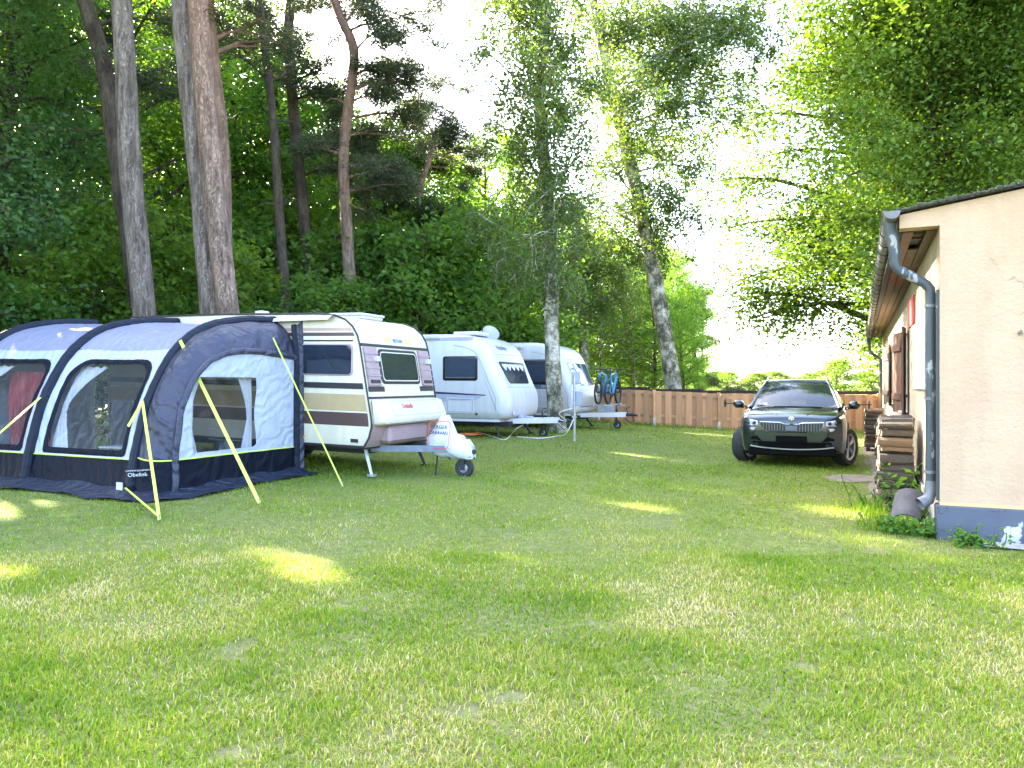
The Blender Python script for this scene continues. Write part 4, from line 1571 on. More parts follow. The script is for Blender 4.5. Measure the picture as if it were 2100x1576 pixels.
def strap(name, pts, w, pegpt=None):
    """flat guy strap in world points, part of the tent"""
    mb = MB()
    pts = [tMi @ Vector(p) for p in pts]
    for a, b in zip(pts, pts[1:]):
        d = b - a
        mb.box(0, d.length, -w / 2, w / 2, -.002, .002, 0, frame_M(a, d, (1, .2, 0)))
    g = mb.build(name, M['lime'], tent)
    if pegpt is not None:
        p = tMi @ Vector(pegpt)
        MB().tube([p + Vector((0, 0, .06)), p + Vector((-.04, .02, -.1))], .008, 6).build('peg', M['steel'], g)


def tw(u, s, off=.1):
    return tM @ Vector(TS(u, s, off))


def onground(px, py):
    d = 8.0
    for _ in range(20):
        X = (px - 1050) / F * d
        d = (CAMZ - gzf(X, d)) * F / (py - 788)
    return Vector(((px - 1050) / F * d, d, gzf((px - 1050) / F * d, d) + .02))


p = onground(532, 1035); strap('guy_strap', [tw(.50, s_of_w(1.97)), p], .045, p)
p = onground(327, 1070); strap('guy_strap', [tw(.55, s_of_w(1.15)), p], .035, p)
strap('guy_strap', [tw(.57, s_of_w(1.18), .09), tw(.72, s_of_w(.85), .09)], .04)
strap('guy_strap', [tM @ Vector((-.5, -2.85, .1)), p + Vector((0, 0, .03))], .025)
p = onground(-170, 1040); strap('guy_strap', [tw(2.62, s_of_w(1.18)), p], .045, p)
p = onground(703, 1000); strap('guy_strap', [tM @ Vector(hood(.88, .75, .04)), p], .02, p)
# ---------------------------------------------------------------- camping furniture seen through the windows
M['chairgrey'] = fabric('chair_fabric', (.07, .07, .085), .8, .2)
M['alu'] = mat('brushed_aluminium', (.62, .63, .65), .35, metal=.8, var=.05)
M['redcloth'] = fabric('red_batik_cloth', (.36, .05, .06), .8, .5, 4, (6, 6, .6), .2, .45)


def camp_chair(u, v, rz, label):
    c = tM @ Vector((-u, -v, 0))
    root = empty('camping_chair', (c.x, c.y, gzf(c.x, c.y) + .02), (0, 0, rz), label, 'chair', 'camping chairs in the awning')
    MB().box(-.24, .24, -.22, .22, .42, .46, .02).build('seat', M['chairgrey'], root)
    MB().box(-.24, .24, -.02, .03, 0, .72, .02, Matrix.Translation((0, .22, .44)) @ Matrix.Rotation(R(-14), 4, 'X')).build('backrest', M['chairgrey'], root)
    for s in (-1, 1):
        MB().tube([(s * .27, -.26, 0), (s * .27, .12, .64)], .014, 6).build('leg', M['alu'], root)
        MB().tube([(s * .27, .30, 0), (s * .27, -.14, .64)], .014, 6).build('leg', M['alu'], root)
        MB().box(s * .27 - .03, s * .27 + .03, -.26, .24, .64, .67, .012).build('armrest', M['dark'], root)
    return root


camp_chair(1.05, 1.75, R(60), 'folding camping chair with aluminium legs behind the tent end window')
camp_chair(2.1, 1.5, R(-150), 'folding camping chair with aluminium legs behind the tent front window')
c = tM @ Vector((-1.35, -2.0, 0))
tb = empty('camping_table', (c.x, c.y, gzf(c.x, c.y) + .02), (0, 0, R(-24)), 'low pale camping table with metal legs inside the awning tent', 'table')
MB().box(-.4, .4, -.28, .28, .48, .505, .008).build('table_top', M['white'], tb)
for sx in (-1, 1):
    for sy in (-1, 1):
        MB().tube([(sx * .34, sy * .22, .48), (sx * .38, sy * .26, 0)], .014, 6).build('leg', M['alu'], tb)
c = tM @ Vector((-3.80, -1.9, 0))
mb = MB(); n = 40; vs = []
for k in range(n + 1):
    for j in range(9):
        vs.append((.45 - .9 * k / n, .05 * math.sin(k * .95) + .02 * math.sin(j), .30 + 1.28 * j / 8))
mb.add(vs, [(k * 9 + j, (k + 1) * 9 + j, (k + 1) * 9 + j + 1, k * 9 + j + 1) for k in range(n) for j in range(8)])
rc = mb.build('hanging_cloth', M['redcloth'], None, smooth=True, loc=(c.x, c.y, gzf(c.x, c.y)), rot=(0, 0, R(-24)))
tag(rc, 'red patterned cloth hanging inside the tent window', 'cloth')
# groundsheet inside
mb = MB(); mb.grid(lambda a, b, off: (a, b, .02), -4.7, -.1, -2.6, 0, 4, 3)
mb.build('groundsheet', M['fab_skirt'], tent)

# ================================================================ CAR
M['paint'] = mat('dark_teal_paint', (.010, .020, .023), .22, metal=.35, var=.05, coat=1.0)
M['platebk'] = mat('matt_black_plate', (.006, .006, .006), .9, var=.1, spec=.05)
M['carglass'] = glass_mat('windscreen', (.02, .03, .03), .9, .01)
M['lampglass'] = mat('headlamp', (.45, .47, .48), .12, metal=.0, var=.35, scale=22, coat=1.0)
M['silver'] = mat('alloy_silver', (.55, .55, .56), .3, metal=.85, var=.04)
CH = Vector((-.39, -.92, 0)).normalized()
c0 = P(1623, 0, 13.7)
car = empty('car', (c0.x, c0.y, gzf(5.4, 15.2) + .005), (0, 0, math.atan2(CH.y, CH.x)), 'dark green-grey sport utility car with roof rails and towing mirrors, parked on the lawn', 'car')
# stations along x (0 = nose, negative backwards): (x, half width at sill, at belt, z sill, z belt/hood edge, z centre top)
ST = [(0.0, .58, .60, .42, .79, .835), (-.03, .73, .75, .31, .865, .905), (-.10, .825, .835, .27, .91, .95), (-.25, .885, .89, .24, .94, .985), (-.55, .905, .91, .24, .97, 1.03), (-.95, .915, .92, .24, .99, 1.07),
      (-1.25, .915, .92, .24, 1.01, 1.10), (-1.9, .92, .92, .25, 1.04, 1.10), (-3.0, .92, .92, .25, 1.06, 1.10), (-3.9, .91, .90, .27, 1.08, 1.12), (-4.25, .86, .86, .32, 1.06, 1.10), (-4.38, .74, .76, .38, .98, 1.02)]


def car_ring(x, hs, hb, z0, zb, zc):
    # half section from bottom centre, up the side, over the top
    hs2 = max(hs, hb) + .008
    pts = [(0, z0), (hs * .75, z0), (hs * .96, z0 + .03), (hs, z0 + .12), (hs2, z0 + (zb - z0) * .45), (hs2, z0 + (zb - z0) * .62), (hb, zb - .10), (hb * .975, zb - .03), (hb * .93, zb), (hb * .72, zb + (zc - zb) * .62), (hb * .38, zc - (zc - zb) * .08), (0, zc)]
    return pts


mb = MB()
rings = []
for stn in ST:
    h = car_ring(*stn)
    full = [(stn[0], y, z) for y, z in h] + [(stn[0], -y, z) for y, z in h[-2:0:-1]]
    rings.append(full)
n = len(rings[0])
vs = [p for r_ in rings for p in r_]
fs = []
for i in range(len(rings) - 1):
    for k in range(n):
        j = (k + 1) % n
        fs.append((i * n + k, i * n + j, (i + 1) * n + j, (i + 1) * n + k))
fs += [tuple(range(n)), tuple(range((len(rings) - 1) * n, len(rings) * n))]
mb.add(vs, fs)
body = mb.build('body', M['paint'], car, smooth=28)
# greenhouse: roof + pillars with windscreen and side glass
RT = 1.60
roofp = [(-1.95, .56, RT - .055), (-2.15, .585, RT - .012), (-2.6, .60, RT), (-3.3, .595, RT - .015), (-3.85, .57, RT - .07)]
mb = MB(); vs, fs = [], []
for (x, hw, z) in roofp:
    for t in (-1, -.92, -.6, 0, .6, .92, 1):
        vs.append((x, hw * t, z - (.045 if abs(t) == 1 else .012 * t * t)))
for i in range(len(roofp) - 1):
    for k in range(6):
        a = i * 7 + k
        fs.append((a, a + 1, a + 8, a + 7))
mb.add(vs, fs)
mb.build('roof', M['paint'], car, smooth=50)
# windscreen
WB = [(-1.02, .78, 1.045), (-.93, .40, 1.075), (-.90, 0, 1.085)]
WT = [(-1.97, .555, 1.525), (-1.93, .3, 1.545), (-1.92, 0, 1.55)]
def mirror(ps): return [(x, -y, z) for x, y, z in ps[:-1]] + ps[::-1]
b_, t_ = mirror(WB), mirror(WT)
mb = MB(); vs, fs = [], []
for j in range(5):
    q = j / 4
    for p0, p1 in zip(b_, t_):
        v = Vector(p0).lerp(Vector(p1), q); v.z += .035 * math.sin(math.pi * q); v.x += .02 * math.sin(math.pi * q)
        vs.append(v)
m5 = len(b_)
fs = [(j * m5 + k, j * m5 + k + 1, (j + 1) * m5 + k + 1, (j + 1) * m5 + k) for j in range(4) for k in range(m5 - 1)]
mb.add(vs, fs); mb.build('windscreen', M['carglass'], car, smooth=True)
# roof header above the windscreen, pillars
mb = MB()
for s in (-1, 1):
    mb.tube([(-1.0, s * .80, 1.04), (-1.5, s * .69, 1.32), (-1.97, s * .575, 1.54), (-2.6, s * .60, 1.565), (-3.4, s * .59, 1.55), (-3.9, s * .57, 1.48), (-4.2, s * .70, 1.08)], [.04, .036, .035, .03, .03, .04, .06], 8)
    mb.tube([(-2.75, s * .60, 1.55), (-2.6, s * .88, 1.05)], .035, 6)
mb.tube([(-1.97, -.55, 1.53), (-1.94, 0, 1.555), (-1.97, .55, 1.53)], .03, 8)
mb.build('pillars', M['paint'], car, smooth=50)
for s in (-1, 1):
    mb = MB()
    mb.add([(-1.1, s * .86, 1.06), (-1.98, s * .605, 1.535), (-2.7, s * .63, 1.545), (-2.6, s * .905, 1.06)], [(0, 1, 2, 3)])
    mb.add([(-2.68, s * .905, 1.06), (-2.78, s * .63, 1.545), (-3.7, s * .615, 1.50), (-3.95, s * .86, 1.08)], [(0, 1, 2, 3)])
    mb.build('side_window', M['carglass'], car)
    MB().tube([(-2.05, s * .56, 1.57), (-2.15, s * .57, 1.635), (-2.6, s * .585, 1.655), (-3.3, s * .58, 1.645), (-3.75, s * .56, 1.58)], .016, 6).build('roof_rail', M['silver'], car, smooth=True)
    MB().box(-2.6, -1.12, s * .92 - .006, s * .92 + .006, 1.035, 1.052).build('belt_trim', M['chrome'], car)
mb = MB(); mb.add([(-3.9, -.53, 1.49), (-3.9, .53, 1.49), (-4.3, .68, 1.09), (-4.3, -.68, 1.09)], [(0, 1, 2, 3)])
mb.build('rear_window', M['carglass'], car)
# dashboard and seats seen through the glass
MB().box(-1.75, -1.05, -.72, .72, .85, 1.02, .04).build('dashboard', M['dark'], car)
for s in (-1, 1):
    MB().box(-2.75, -2.55, s * .38 - .24, s * .38 + .24, .7, 1.25, .06).box(-2.74, -2.62, s * .38 - .12, s * .38 + .12, 1.27, 1.45, .04).build('seat', M['dark'], car)


def CF(y, z, off):
    """front fascia surface"""
    ay = abs(y)
    x = .014 - .27 * (max(0, ay - .57) / .33) ** 2.0 - .11 * (max(0, z - .83) / .11) ** 1.5 - .05 * max(0, .42 - z) / .12
    return (x + off, y, z)


# bumper skin in body colour and lower black intake
mb = MB(); mb.grid(CF, -.84, .84, .36, .66, 26, 6, 0.0); mb.build('front_bumper', M['paint'], car, smooth=True)
go = [(-.545, .83), (-.19, .82), (-.12, .79), (.12, .79), (.19, .82), (.545, .83), (.53, .75), (.48, .675), (.38, .635), (-.38, .635), (-.48, .675), (-.53, .75)]
gi = [(a * .965, .73 + (b - .73) * .88) for a, b in go]
mb = MB(); mb.ring(gi, go, CF, .018, .006, 1, .01)
gr = mb.build('grille', M['chrome'], car, smooth=30)
mb = MB(); mb.add([CF(a, b, .004) for a, b in gi], [tuple(range(len(gi)))]); mb.build('grille_backing', M['blackgloss'], gr)
for k in range(-10, 11):
    if abs(k) < 2: continue
    y = k * .047
    zt_ = .80 if abs(y) > .15 else .77
    mb = MB(); mb.add([CF(y - .006, .665, .012), CF(y + .006, .665, .016), CF(y + .006, zt_, .016), CF(y - .006, zt_, .012)], [(0, 1, 2, 3)])
    mb.build('grille_slat', M['slate'], gr)
MB().slab(CF, -.09, .09, .67, .76, .014).build('radar_panel', M['slate'], gr)
mb = MB(); mb.slab(CF, -.66, .66, .36, .47, .010, 12, 1); mb.build('lower_intake', M['platebk'], car)
MB().slab(CF, -.26, .26, .46, .575, .03).build('plate', M['platebk'], car)
mb = MB(); mb.tube([CF(-.70 + 1.4 * k / 12, .335 + .05 * (abs(k - 6) / 6) ** 2, .02) for k in range(13)], .012, 6); mb.build('skid_trim', M['silver'], car, smooth=True)
mb = MB(); mb.box(-.45, .0, -.74, .74, .215, .37, .03); mb.build('lower_valance', M['platebk'], car)
for s in (-1, 1):
    pts = [(s * .565, .835), (s * .575, .755), (s * .70, .755), (s * .80, .78), (s * .865, .86), (s * .72, .865)]
    mb = MB(); mb.disc(pts, CF, .022, 3); mb.rim(pts, CF, -.04, .022)
    hl = mb.build('headlight', M['lampglass'], car)
    mb = MB(); mb.tube([CF(s * .575, .757, .026), CF(s * .70, .757, .028), CF(s * .80, .783, .028)], .007, 5); mb.build('light_strip', M['chrome'], hl)
    for q in (.63, .73):
        MB().lathe([(.034, 0), (.03, .012), (0.001, .016)], CF(s * q, .805, .022), 'x', 12, close=False).build('lens', M['winglass'], hl)
    pts = [(s * .61, .715), (s * .78, .735), (s * .80, .68), (s * .64, .66)]
    mb = MB(); mb.disc(pts, CF, .014, 3); mb.build('fog_light', M['lampglass'], car)
    pts = [(s * .58, .57), (s * .82, .55), (s * .82, .48), (s * .50, .475)]
    mb = MB(); mb.disc(pts, CF, .012, 3); mb.build('bumper_vent', M['platebk'], car)
    # mirrors
    mb = MB(); mb.box(-.09, .09, 0, .20, -.07, .08, .05, Matrix.Translation((-1.25, s * .90 + (-.2 if s < 0 else 0) + s * .05, 1.10)))
    mr_ = mb.build('door_mirror', M['paint'], car, smooth=50)
    MB().tube([(-1.25, s * .88, 1.04), (-1.25, s * 1.0, 1.06)], .03, 6).build('mirror_foot', M['black'], mr_)
    mb = MB()
    mb.tube([(-1.22, s * 1.10, 1.11), (-1.2, s * 1.34, 1.12)], .012, 6)
    mb.lathe([(.001, -.02), (.07, -.015), (.085, 0), (.07, .01), (.001, .012)], (-1.2, s * 1.30, 1.12), 'y', 16, close=False)
    mb.build('towing_mirror', M['black'], car, smooth=40)
    # wheel arches
    for xw in (-.88, -3.52):
        mb = MB(); vs = []
        for k in range(15):
            a = math.pi * k / 14
            for rr, yy in ((.355, .90), (.41, .928), (.425, .915)):
                vs.append((xw + rr * math.cos(a), s * yy, .345 + rr * math.sin(a)))
        mb.add(vs, [(3 * k + j, 3 * k + j + 1, 3 * k + j + 4, 3 * k + j + 3) for k in range(14) for j in range(2)])
        mb.add([(xw, s * .918, .345)] + [(xw + .36 * math.cos(math.pi * k / 14), s * .924, .345 + .36 * math.sin(math.pi * k / 14)) for k in range(15)], [(0, k + 1, k + 2) for k in range(14)])
        mb.build('wheel_arch', M['black'], car, smooth=40)
    MB().box(-3.1, -1.3, s * .915 - .02, s * .915 + .02, .24, .36, .015).build('sill_trim', M['black'], car)
for xw, st_ in ((-.88, R(-24)), (-3.52, 0)):
    for s in (-1, 1):
        wheel_parts(car, (xw, s * .835 + s * (.04 if xw > -1 else .03), .345), .345, .23, 'y', .70, 5, M['silver'], rot=(0, 0, st_ + (math.pi if s < 0 else 0)))
# bonnet lines, badge, wipers, handles
for s in (-1, 1):
    MB().tube([(-.10, s * .26, .955), (-.5, s * .43, 1.022), (-.95, s * .55, 1.057)], .008, 5).build('bonnet_crease', M['paint'], car, smooth=True)
bx_ = CF(0, .875, .015)
mb = MB(); mb.lathe([(.045, 0), (.045, .012), (.036, .014), (.036, 0)], bx_, 'x', 20)
bd = mb.build('badge', M['chrome'], car, smooth=30)
mb = MB(); mb.lathe([(.036, .004), (.001, .006)], bx_, 'x', 20, close=False); mb.build('badge_field', M['slate'], bd)
bq = lambda y, z: (bx_[0] + .010, bx_[1] + y, bx_[2] + z)
mb = MB(); mb.add([bq(-.026, -.008), bq(0, -.016), (bq(.026, -.006)), bq(.016, .012), bq(-.004, .022), bq(-.014, .006)], [tuple(range(6))]); mb.build('badge_wing', M['chrome'], bd)
MB().tube([(-.98, .5, 1.075), (-1.02, -.1, 1.11)], .009, 5).tube([(-.98, -.15, 1.085), (-1.02, -.68, 1.09)], .009, 5).build('wiper', M['black'], car)

# ================================================================ FENCE
M['fencewood'] = wood('larch_board', (.40, .195, .085), (.60, .335, .165), 3.5, (7, 7, .8), .7, .3)
M['fencerail'] = wood('larch_rail', (.31, .175, .09), (.44, .27, .155), 4, (1, 7, 7), .75, .3)
M['oldwood'] = mat('dark_old_timber', (.035, .022, .018), .85, var=.4, scale=10)
fp = [(1115, 25.9 + 2.7), (1229, 27.75), (1342, 26.85), (1474, 25.95), (1640, 25.35), (1802, 25.1)]
fposts = []
for px, d in fp:
    X = (px - 1050) / F * d
    fposts.append(Vector((X, d, gzf(X, d))))
fence = empty('board_fence', fposts[2], (0, 0, 0), 'new larch board fence with alternating boards and metal post shoes', 'fence')
fo_ = fposts[2]
FH = 1.22
bme = MB().box(-.5, .5, -.5, .5, 0, 1, .06).mesh('board'); bme.materials.append(M['fencewood'])
rg = random.Random(11)
for p in fposts:
    q = p - fo_
    MB().box(q.x - .045, q.x + .045, q.y - .045, q.y + .045, q.z + .25, q.z + FH + .03, .006).build('post', M['fencewood'], fence)
    MB().box(q.x - .052, q.x + .052, q.y - .052, q.y + .052, q.z - .02, q.z + .27).build('post_shoe', M['steel'], fence)
for a, b in zip(fposts, fposts[1:]):
    d = b - a; L = math.hypot(d.x, d.y); ang = math.atan2(d.y, d.x)
    nrm_ = Vector((math.sin(ang), -math.cos(ang), 0))   # towards the camera
    for zz in (.30, 1.02):
        c = (a + b) / 2 - fo_
        link_mesh('rail', MB().box(-L / 2 + .045, L / 2 - .045, -.018, .018, zz, zz + .09, .004).mesh('rail'), M['fencerail'], fence, (c.x, c.y, c.z), (0, math.atan2(-(d.z), L), ang))
    nb = max(5, round((L - .09) / .345)); pit = (L - .09) / nb
    bw = pit * .60
    for k in range(2 * nb):
        t = .045 + bw / 2 + (k // 2) * pit * (1.0) + (0 if k % 2 == 0 else pit / 2)
        t0, t1 = t - bw / 2, min(t + bw / 2, L - .046)
        if t1 - t0 < .05: continue
        t = (t0 + t1) / 2
        p = a + d * (t / L) - fo_
        off = nrm_ * (.032 if k % 2 == 0 else -.032)
        wv = (t1 - t0) * rg.uniform(.97, 1.0)
        link_mesh('board', bme, None, fence, (p.x + off.x, p.y + off.y, p.z + .05 + rg.uniform(-.012, .012)), (R(rg.uniform(-.4, .4)), R(rg.uniform(-.5, .5)), ang), (wv, .022, FH - .06))
# old dark timber rail fence standing behind it
old = empty('rail_fence', (5.5, 29, gzf(5.5, 29)), (0, 0, 0), 'low dark timber rail fence running behind the new board fence', 'fence')
pp = []
for px, d in ((1225, 29.5), (1330, 29), (1440, 28.2), (1560, 27.6), (1690, 27.2), (1805, 27)):
    X = (px - 1050) / F * d; pp.append(Vector((X - 5.5, d - 29, gzf(X, d) - gzf(5.5, 29))))
for p in pp:
    MB().box(p.x - .05, p.x + .05, p.y - .05, p.y + .05, p.z, p.z + 1.34).build('post', M['oldwood'], old)
for a, b in zip(pp, pp[1:]):
    d = b - a; L = d.length; ang = math.atan2(d.y, d.x); c = (a + b) / 2
    for zz in (.5, 1.18):
        MB().box(-L / 2, L / 2, -.02, .02, zz, zz + .12).build('rail', M['oldwood'], old, loc=(c.x, c.y + .07, c.z), rot=(0, 0, ang))

# ================================================================ POWER POST, CABLES, LOGS, TILE
pg = onground(1178, 905)
pw = empty('power_post', pg, (0, 0, R(-20)), 'slim galvanised pole carrying two grey power boxes beside the birch', 'power post')
MB().tube([(0, 0, -.1), (0, 0, 1.5)], .032, 10).build('pole', M['steel'], pw, smooth=40)
M['boxgrey'] = mat('light_grey_box', (.30, .34, .40), .45, var=.06)
MB().box(-.07, .12, -.02, .10, 1.30, 1.60, .015).build('power_box', M['boxgrey'], pw)
MB().box(.03, .17, -.03, .10, .80, 1.14, .015).build('power_box', M['boxgrey'], pw)
MB().tube([(-.06, -.04, 1.3), (-.10, -.05, 1.2), (-.03, -.04, 1.12), (0, -.04, 1.2)], .014, 6).box(-.05, .05, -.05, .05, .52, .56).build('bracket', M['steel'], pw)


def cable(name, pts, r, mt, label):
    pts = [Vector(p) for p in pts]
    # catmull-rom
    out = []
    for i in range(len(pts) - 1):
        p0, p1, p2, p3 = pts[max(i - 1, 0)], pts[i], pts[i + 1], pts[min(i + 2, len(pts) - 1)]
        for k in range(6):
            t = k / 6
            out.append(.5 * ((2 * p1) + (p2 - p0) * t + (2 * p0 - 5 * p1 + 4 * p2 - p3) * t * t + (3 * p1 - p0 - 3 * p2 + p3) * t ** 3))
    out.append(pts[-1])
    mb = MB().tube(out, r, 6)
    return tag(mb.build(name, mt, None, smooth=True), label, 'cable')


M['cablewhite'] = mat('white_cable', (.72, .72, .68), .5)
M['cableorange'] = mat('orange_cable', (.75, .22, .06), .5)
G = lambda px, py, h=0.0: onground(px, py) + Vector((0, 0, h))
v2 = van2.matrix_basis
cable('power_cable', [v2 @ Vector((.75, 1.1, .5)), v2 @ Vector((1.2, .9, .42)), pg + Vector((-.35, .1, .62)), pg + Vector((-.05, 0, .74))], .012, M['cablewhite'], 'pale cable hanging from the coupling to the power post')
cable('power_cable', [pg + Vector((-.02, -.05, .5)), pg + Vector((-.2, 0, .15)), G(1140, 897), G(1105, 901), G(1060, 898)], .012, M['cablewhite'], 'pale cable trailing from the power post down across the grass')
cable('power_cable', [v2 @ Vector((.3, .6, .35)), G(1085, 878, .15), G(1060, 885, .06), G(1038, 903), G(1015, 899), G(985, 892, .03), G(965, 893)], .012, M['cablewhite'], 'pale cable looping on the grass under the white drawbar')
ctr = G(965, 896)
pts = [ctr + Vector((.33 * math.cos(k * .8) * (1 - .02 * k), .24 * math.sin(k * .8), .015 + .004 * k)) for k in range(18)]
cable('coiled_cable', pts, .013, M['cableorange'], 'coiled orange extension cable on the grass by the white caravan')
# handle cover on the white drawbar
bl_ = empty('wheel_clamp', v2 @ Vector((.12, .95, .46)), (0, 0, CYAW), 'grey folded lock cover sitting on the white drawbar', 'cover')
MB().box(-.16, -.02, -.1, .1, 0, .26, .04, Matrix.Rotation(R(-35), 4, 'Y')).build('shell', M['grey'], bl_)
MB().box(.0, .2, -.08, .05, .0, .06, .02).build('pad', M['lilac'], bl_)


# ---- firewood, log by log
def bark_mat():
    m, n, l, b = new_mat('split_log')
    t = noise_node(n, l, 5, 6, .7, stretch=(1.2, 7, 7))
    oi = n.new('ShaderNodeObjectInfo')
    r1 = ramp(n, l, t.outputs[0], [(.3, (.03, .024, .02)), (.55, (.11, .09, .07)), (.75, (.24, .205, .165))])
    r2 = ramp(n, l, t.outputs[0], [(.3, (.13, .08, .045)), (.7, (.30, .20, .115))])
    sel = ramp(n, l, oi.outputs['Random'], [(.70, (0, 0, 0)), (.76, (1, 1, 1))])
    c = mix_rgb(n, l, sel.outputs[0], r1.outputs[0], r2.outputs[0])
    l.new(c, b.inputs['Base Color'])
    b.inputs['Roughness'].default_value = .9
    bump_to(n, l, b, t.outputs[0], .9, .02)
    return m


M['log'] = bark_mat()
M['logend'] = mat('log_end_grain', (.50, .38, .25), .85, var=.25, scale=12, bump=.4)
rg = random.Random(21)
log_me = []
for v in range(8):
    n = 9; r0 = 1.0
    ang0 = rg.uniform(0, 6.28)
    kind = v % 3
    sec = []
    for k in range(n):
        a = 2 * math.pi * k / n
        r_ = 1.0 + rg.uniform(-.14, .14)
        x, y = r_ * math.cos(a), r_ * math.sin(a)
        if kind == 1: y = max(y, -.35)
        if kind == 2: y = max(y, -.45); x = max(x, -.6)
        sec.append((x, y))
    vs = []
    ns = 6
    for i in range(ns):
        q = i / (ns - 1)
        k_ = 1 + rg.uniform(-.06, .06)
        ox, oy = rg.uniform(-.08, .08), rg.uniform(-.08, .08)
        for (x, y) in sec:
            vs.append((q - .5 + (rg.uniform(-.02, .02) if i in (0, ns - 1) else 0), x * k_ + ox + rg.uniform(-.05, .05), y * k_ + oy + rg.uniform(-.05, .05)))
    fs = [(i * n + k, i * n + (k + 1) % n, (i + 1) * n + (k + 1) % n, (i + 1) * n + k) for i in range(ns - 1) for k in range(n)]
    fs += [tuple(range(n))[::-1], tuple(range((ns - 1) * n, ns * n))]
    me = MB().add(vs, fs).mesh('log')
    me.materials.append(M['log']); me.materials.append(M['logend'])
    me.polygons[-1].material_index = 1; me.polygons[-2].material_index = 1
    log_me.append(me)


def log_stack(L0, L1, x0, x1, hgt, label, group, seed):
    rg = random.Random(seed)
    z = .10
    row = 0
    while z < hgt:
        y = L0 + (0 if row % 2 == 0 else .03)
        rr_row = rg.uniform(.050, .066)
        while y < L1 - .3 * (z / hgt) * (1 if row > 3 else 0):
            rr = rr_row * rg.uniform(.86, 1.12)
            xm = (x0 + x1) / 2 + rg.uniform(-.025, .025)
            p = H(xm, y + rr, z + rr)
            o = link_mesh('firewood_log', rg.choice(log_me), None, None, p + Vector((0, 0, gzf(p.x, p.y))), (rg.uniform(0, 6.28), R(rg.uniform(-3, 3)), HROT + R(rg.uniform(-6, 6))), ((x1 - x0) * rg.uniform(.88, 1.08), rr * 1.02, rr * 1.02))
            tag(o, label, 'log', group)
            y += 2 * rr
        z += 2 * rr_row * .90
        row += 1
    # bearers
    for x in (x0 + .06, x1 - .1):
        p = H(x, (L0 + L1) / 2, .05)
        b = MB().box(-.04, .04, -(L1 - L0) / 2, (L1 - L0) / 2, -.05, .05, .006).build('timber_bearer', M['oldwood'], None, loc=p + Vector((0, 0, gzf(p.x, p.y))), rot=(0, 0, HROT))
        tag(b, 'dark timber bearer under the ' + group, 'beam', 'bearers under ' + group)


log_stack(2.2, 3.5, -.50, -.10, 1.0, 'split firewood log in the stack beside the downpipe', 'firewood stack beside the downpipe', 3)
log_stack(10.6, 11.5, -.60, -.25, .92, 'split firewood log in the stack under the dark shutters', 'firewood stack under the dark shutters', 9)
# curved roof tile leaning in the weeds
p = H(-.42, .75)
mb = MB(); vs = []
for i in range(2):
    for k in range(9):
        a = R(20 + 140 * k / 8)
        for rr in (.17, .155):
            vs.append((rr * math.cos(a), i * .40, rr * math.sin(a) - .12))
st2 = 18
fs = []
for k in range(8):
    fs += [(2 * k, 2 * k + 2, 2 * k + 2 + st2, 2 * k + st2), (2 * k + 1, 2 * k + 1 + st2, 2 * k + 3 + st2, 2 * k + 3)]
    for o_ in (0, st2): fs.append((o_ + 2 * k, o_ + 2 * k + 1, o_ + 2 * k + 3, o_ + 2 * k + 2))
fs += [(0, st2, st2 + 1, 1), (16, 17, 17 + st2, 16 + st2)]
t = mb.add(vs, fs).build('roof_tile', mat('grey_clay_tile', (.085, .078, .08), .8, var=.3, scale=8, bump=.3), None, smooth=30, loc=p + Vector((-.03, -.32, .12)), rot=(R(38), R(-12), HROT + R(-20)))
tag(t, 'curved grey roof tile leaning in the weeds under the downpipe', 'roof tile')

# ================================================================ TREES
def bark(name, c1, c2, c3=None, scale=6, stretch=(1, 1, .22), bump=.8, dist=.03):
    m, n, l, b = new_mat(name)
    t = noise_node(n, l, scale, 6, .65, stretch=stretch)
    v = n.new('ShaderNodeTexVoronoi'); v.inputs['Scale'].default_value = scale * 4.5; v.feature = 'DISTANCE_TO_EDGE'
    tc = n.new('ShaderNodeTexCoord'); mp = n.new('ShaderNodeMapping'); mp.inputs['Scale'].default_value = stretch
    l.new(tc.outputs['Object'], mp.inputs[0])
    w = n.new('ShaderNodeVectorMath'); w.operation = 'ADD'
    s_ = n.new('ShaderNodeVectorMath'); s_.operation = 'SCALE'; s_.inputs['Scale'].default_value = .25
    l.new(t.outputs['Color'], s_.inputs[0]); l.new(mp.outputs[0], w.inputs[0]); l.new(s_.outputs[0], w.inputs[1])
    l.new(w.outputs[0], v.inputs['Vector'])
    r = ramp(n, l, t.outputs[0], [(.36, c1), (.62, c2)])
    cr = ramp(n, l, v.outputs['Distance'], [(0, (.42, .40, .38)), (.10, (1, 1, 1))])
    c = mix_rgb(n, l, .75, r.outputs[0], cr.outputs[0], 'MULTIPLY')
    if c3:   # other colour higher up the stem
        sp = n.new('ShaderNodeSeparateXYZ'); l.new(tc.outputs['Object'], sp.inputs[0])
        mr = n.new('ShaderNodeMapRange'); mr.inputs['From Min'].default_value = 5.0; mr.inputs['From Max'].default_value = 10.0
        l.new(sp.outputs['Z'], mr.inputs[0])
        c = mix_rgb(n, l, mr.outputs[0], c, mix_rgb(n, l, .5, c3, c))
    l.new(c, b.inputs['Base Color'])
    b.inputs['Roughness'].default_value = .9
    b.inputs['Specular IOR Level'].default_value = .2
    ad = n.new('ShaderNodeMath'); ad.operation = 'MULTIPLY_ADD'; ad.inputs[1].default_value = .6
    l.new(cr.outputs[0], ad.inputs[0]); l.new(t.outputs[0], ad.inputs[2])
    bump_to(n, l, b, ad.outputs[0], bump, dist)
    return m


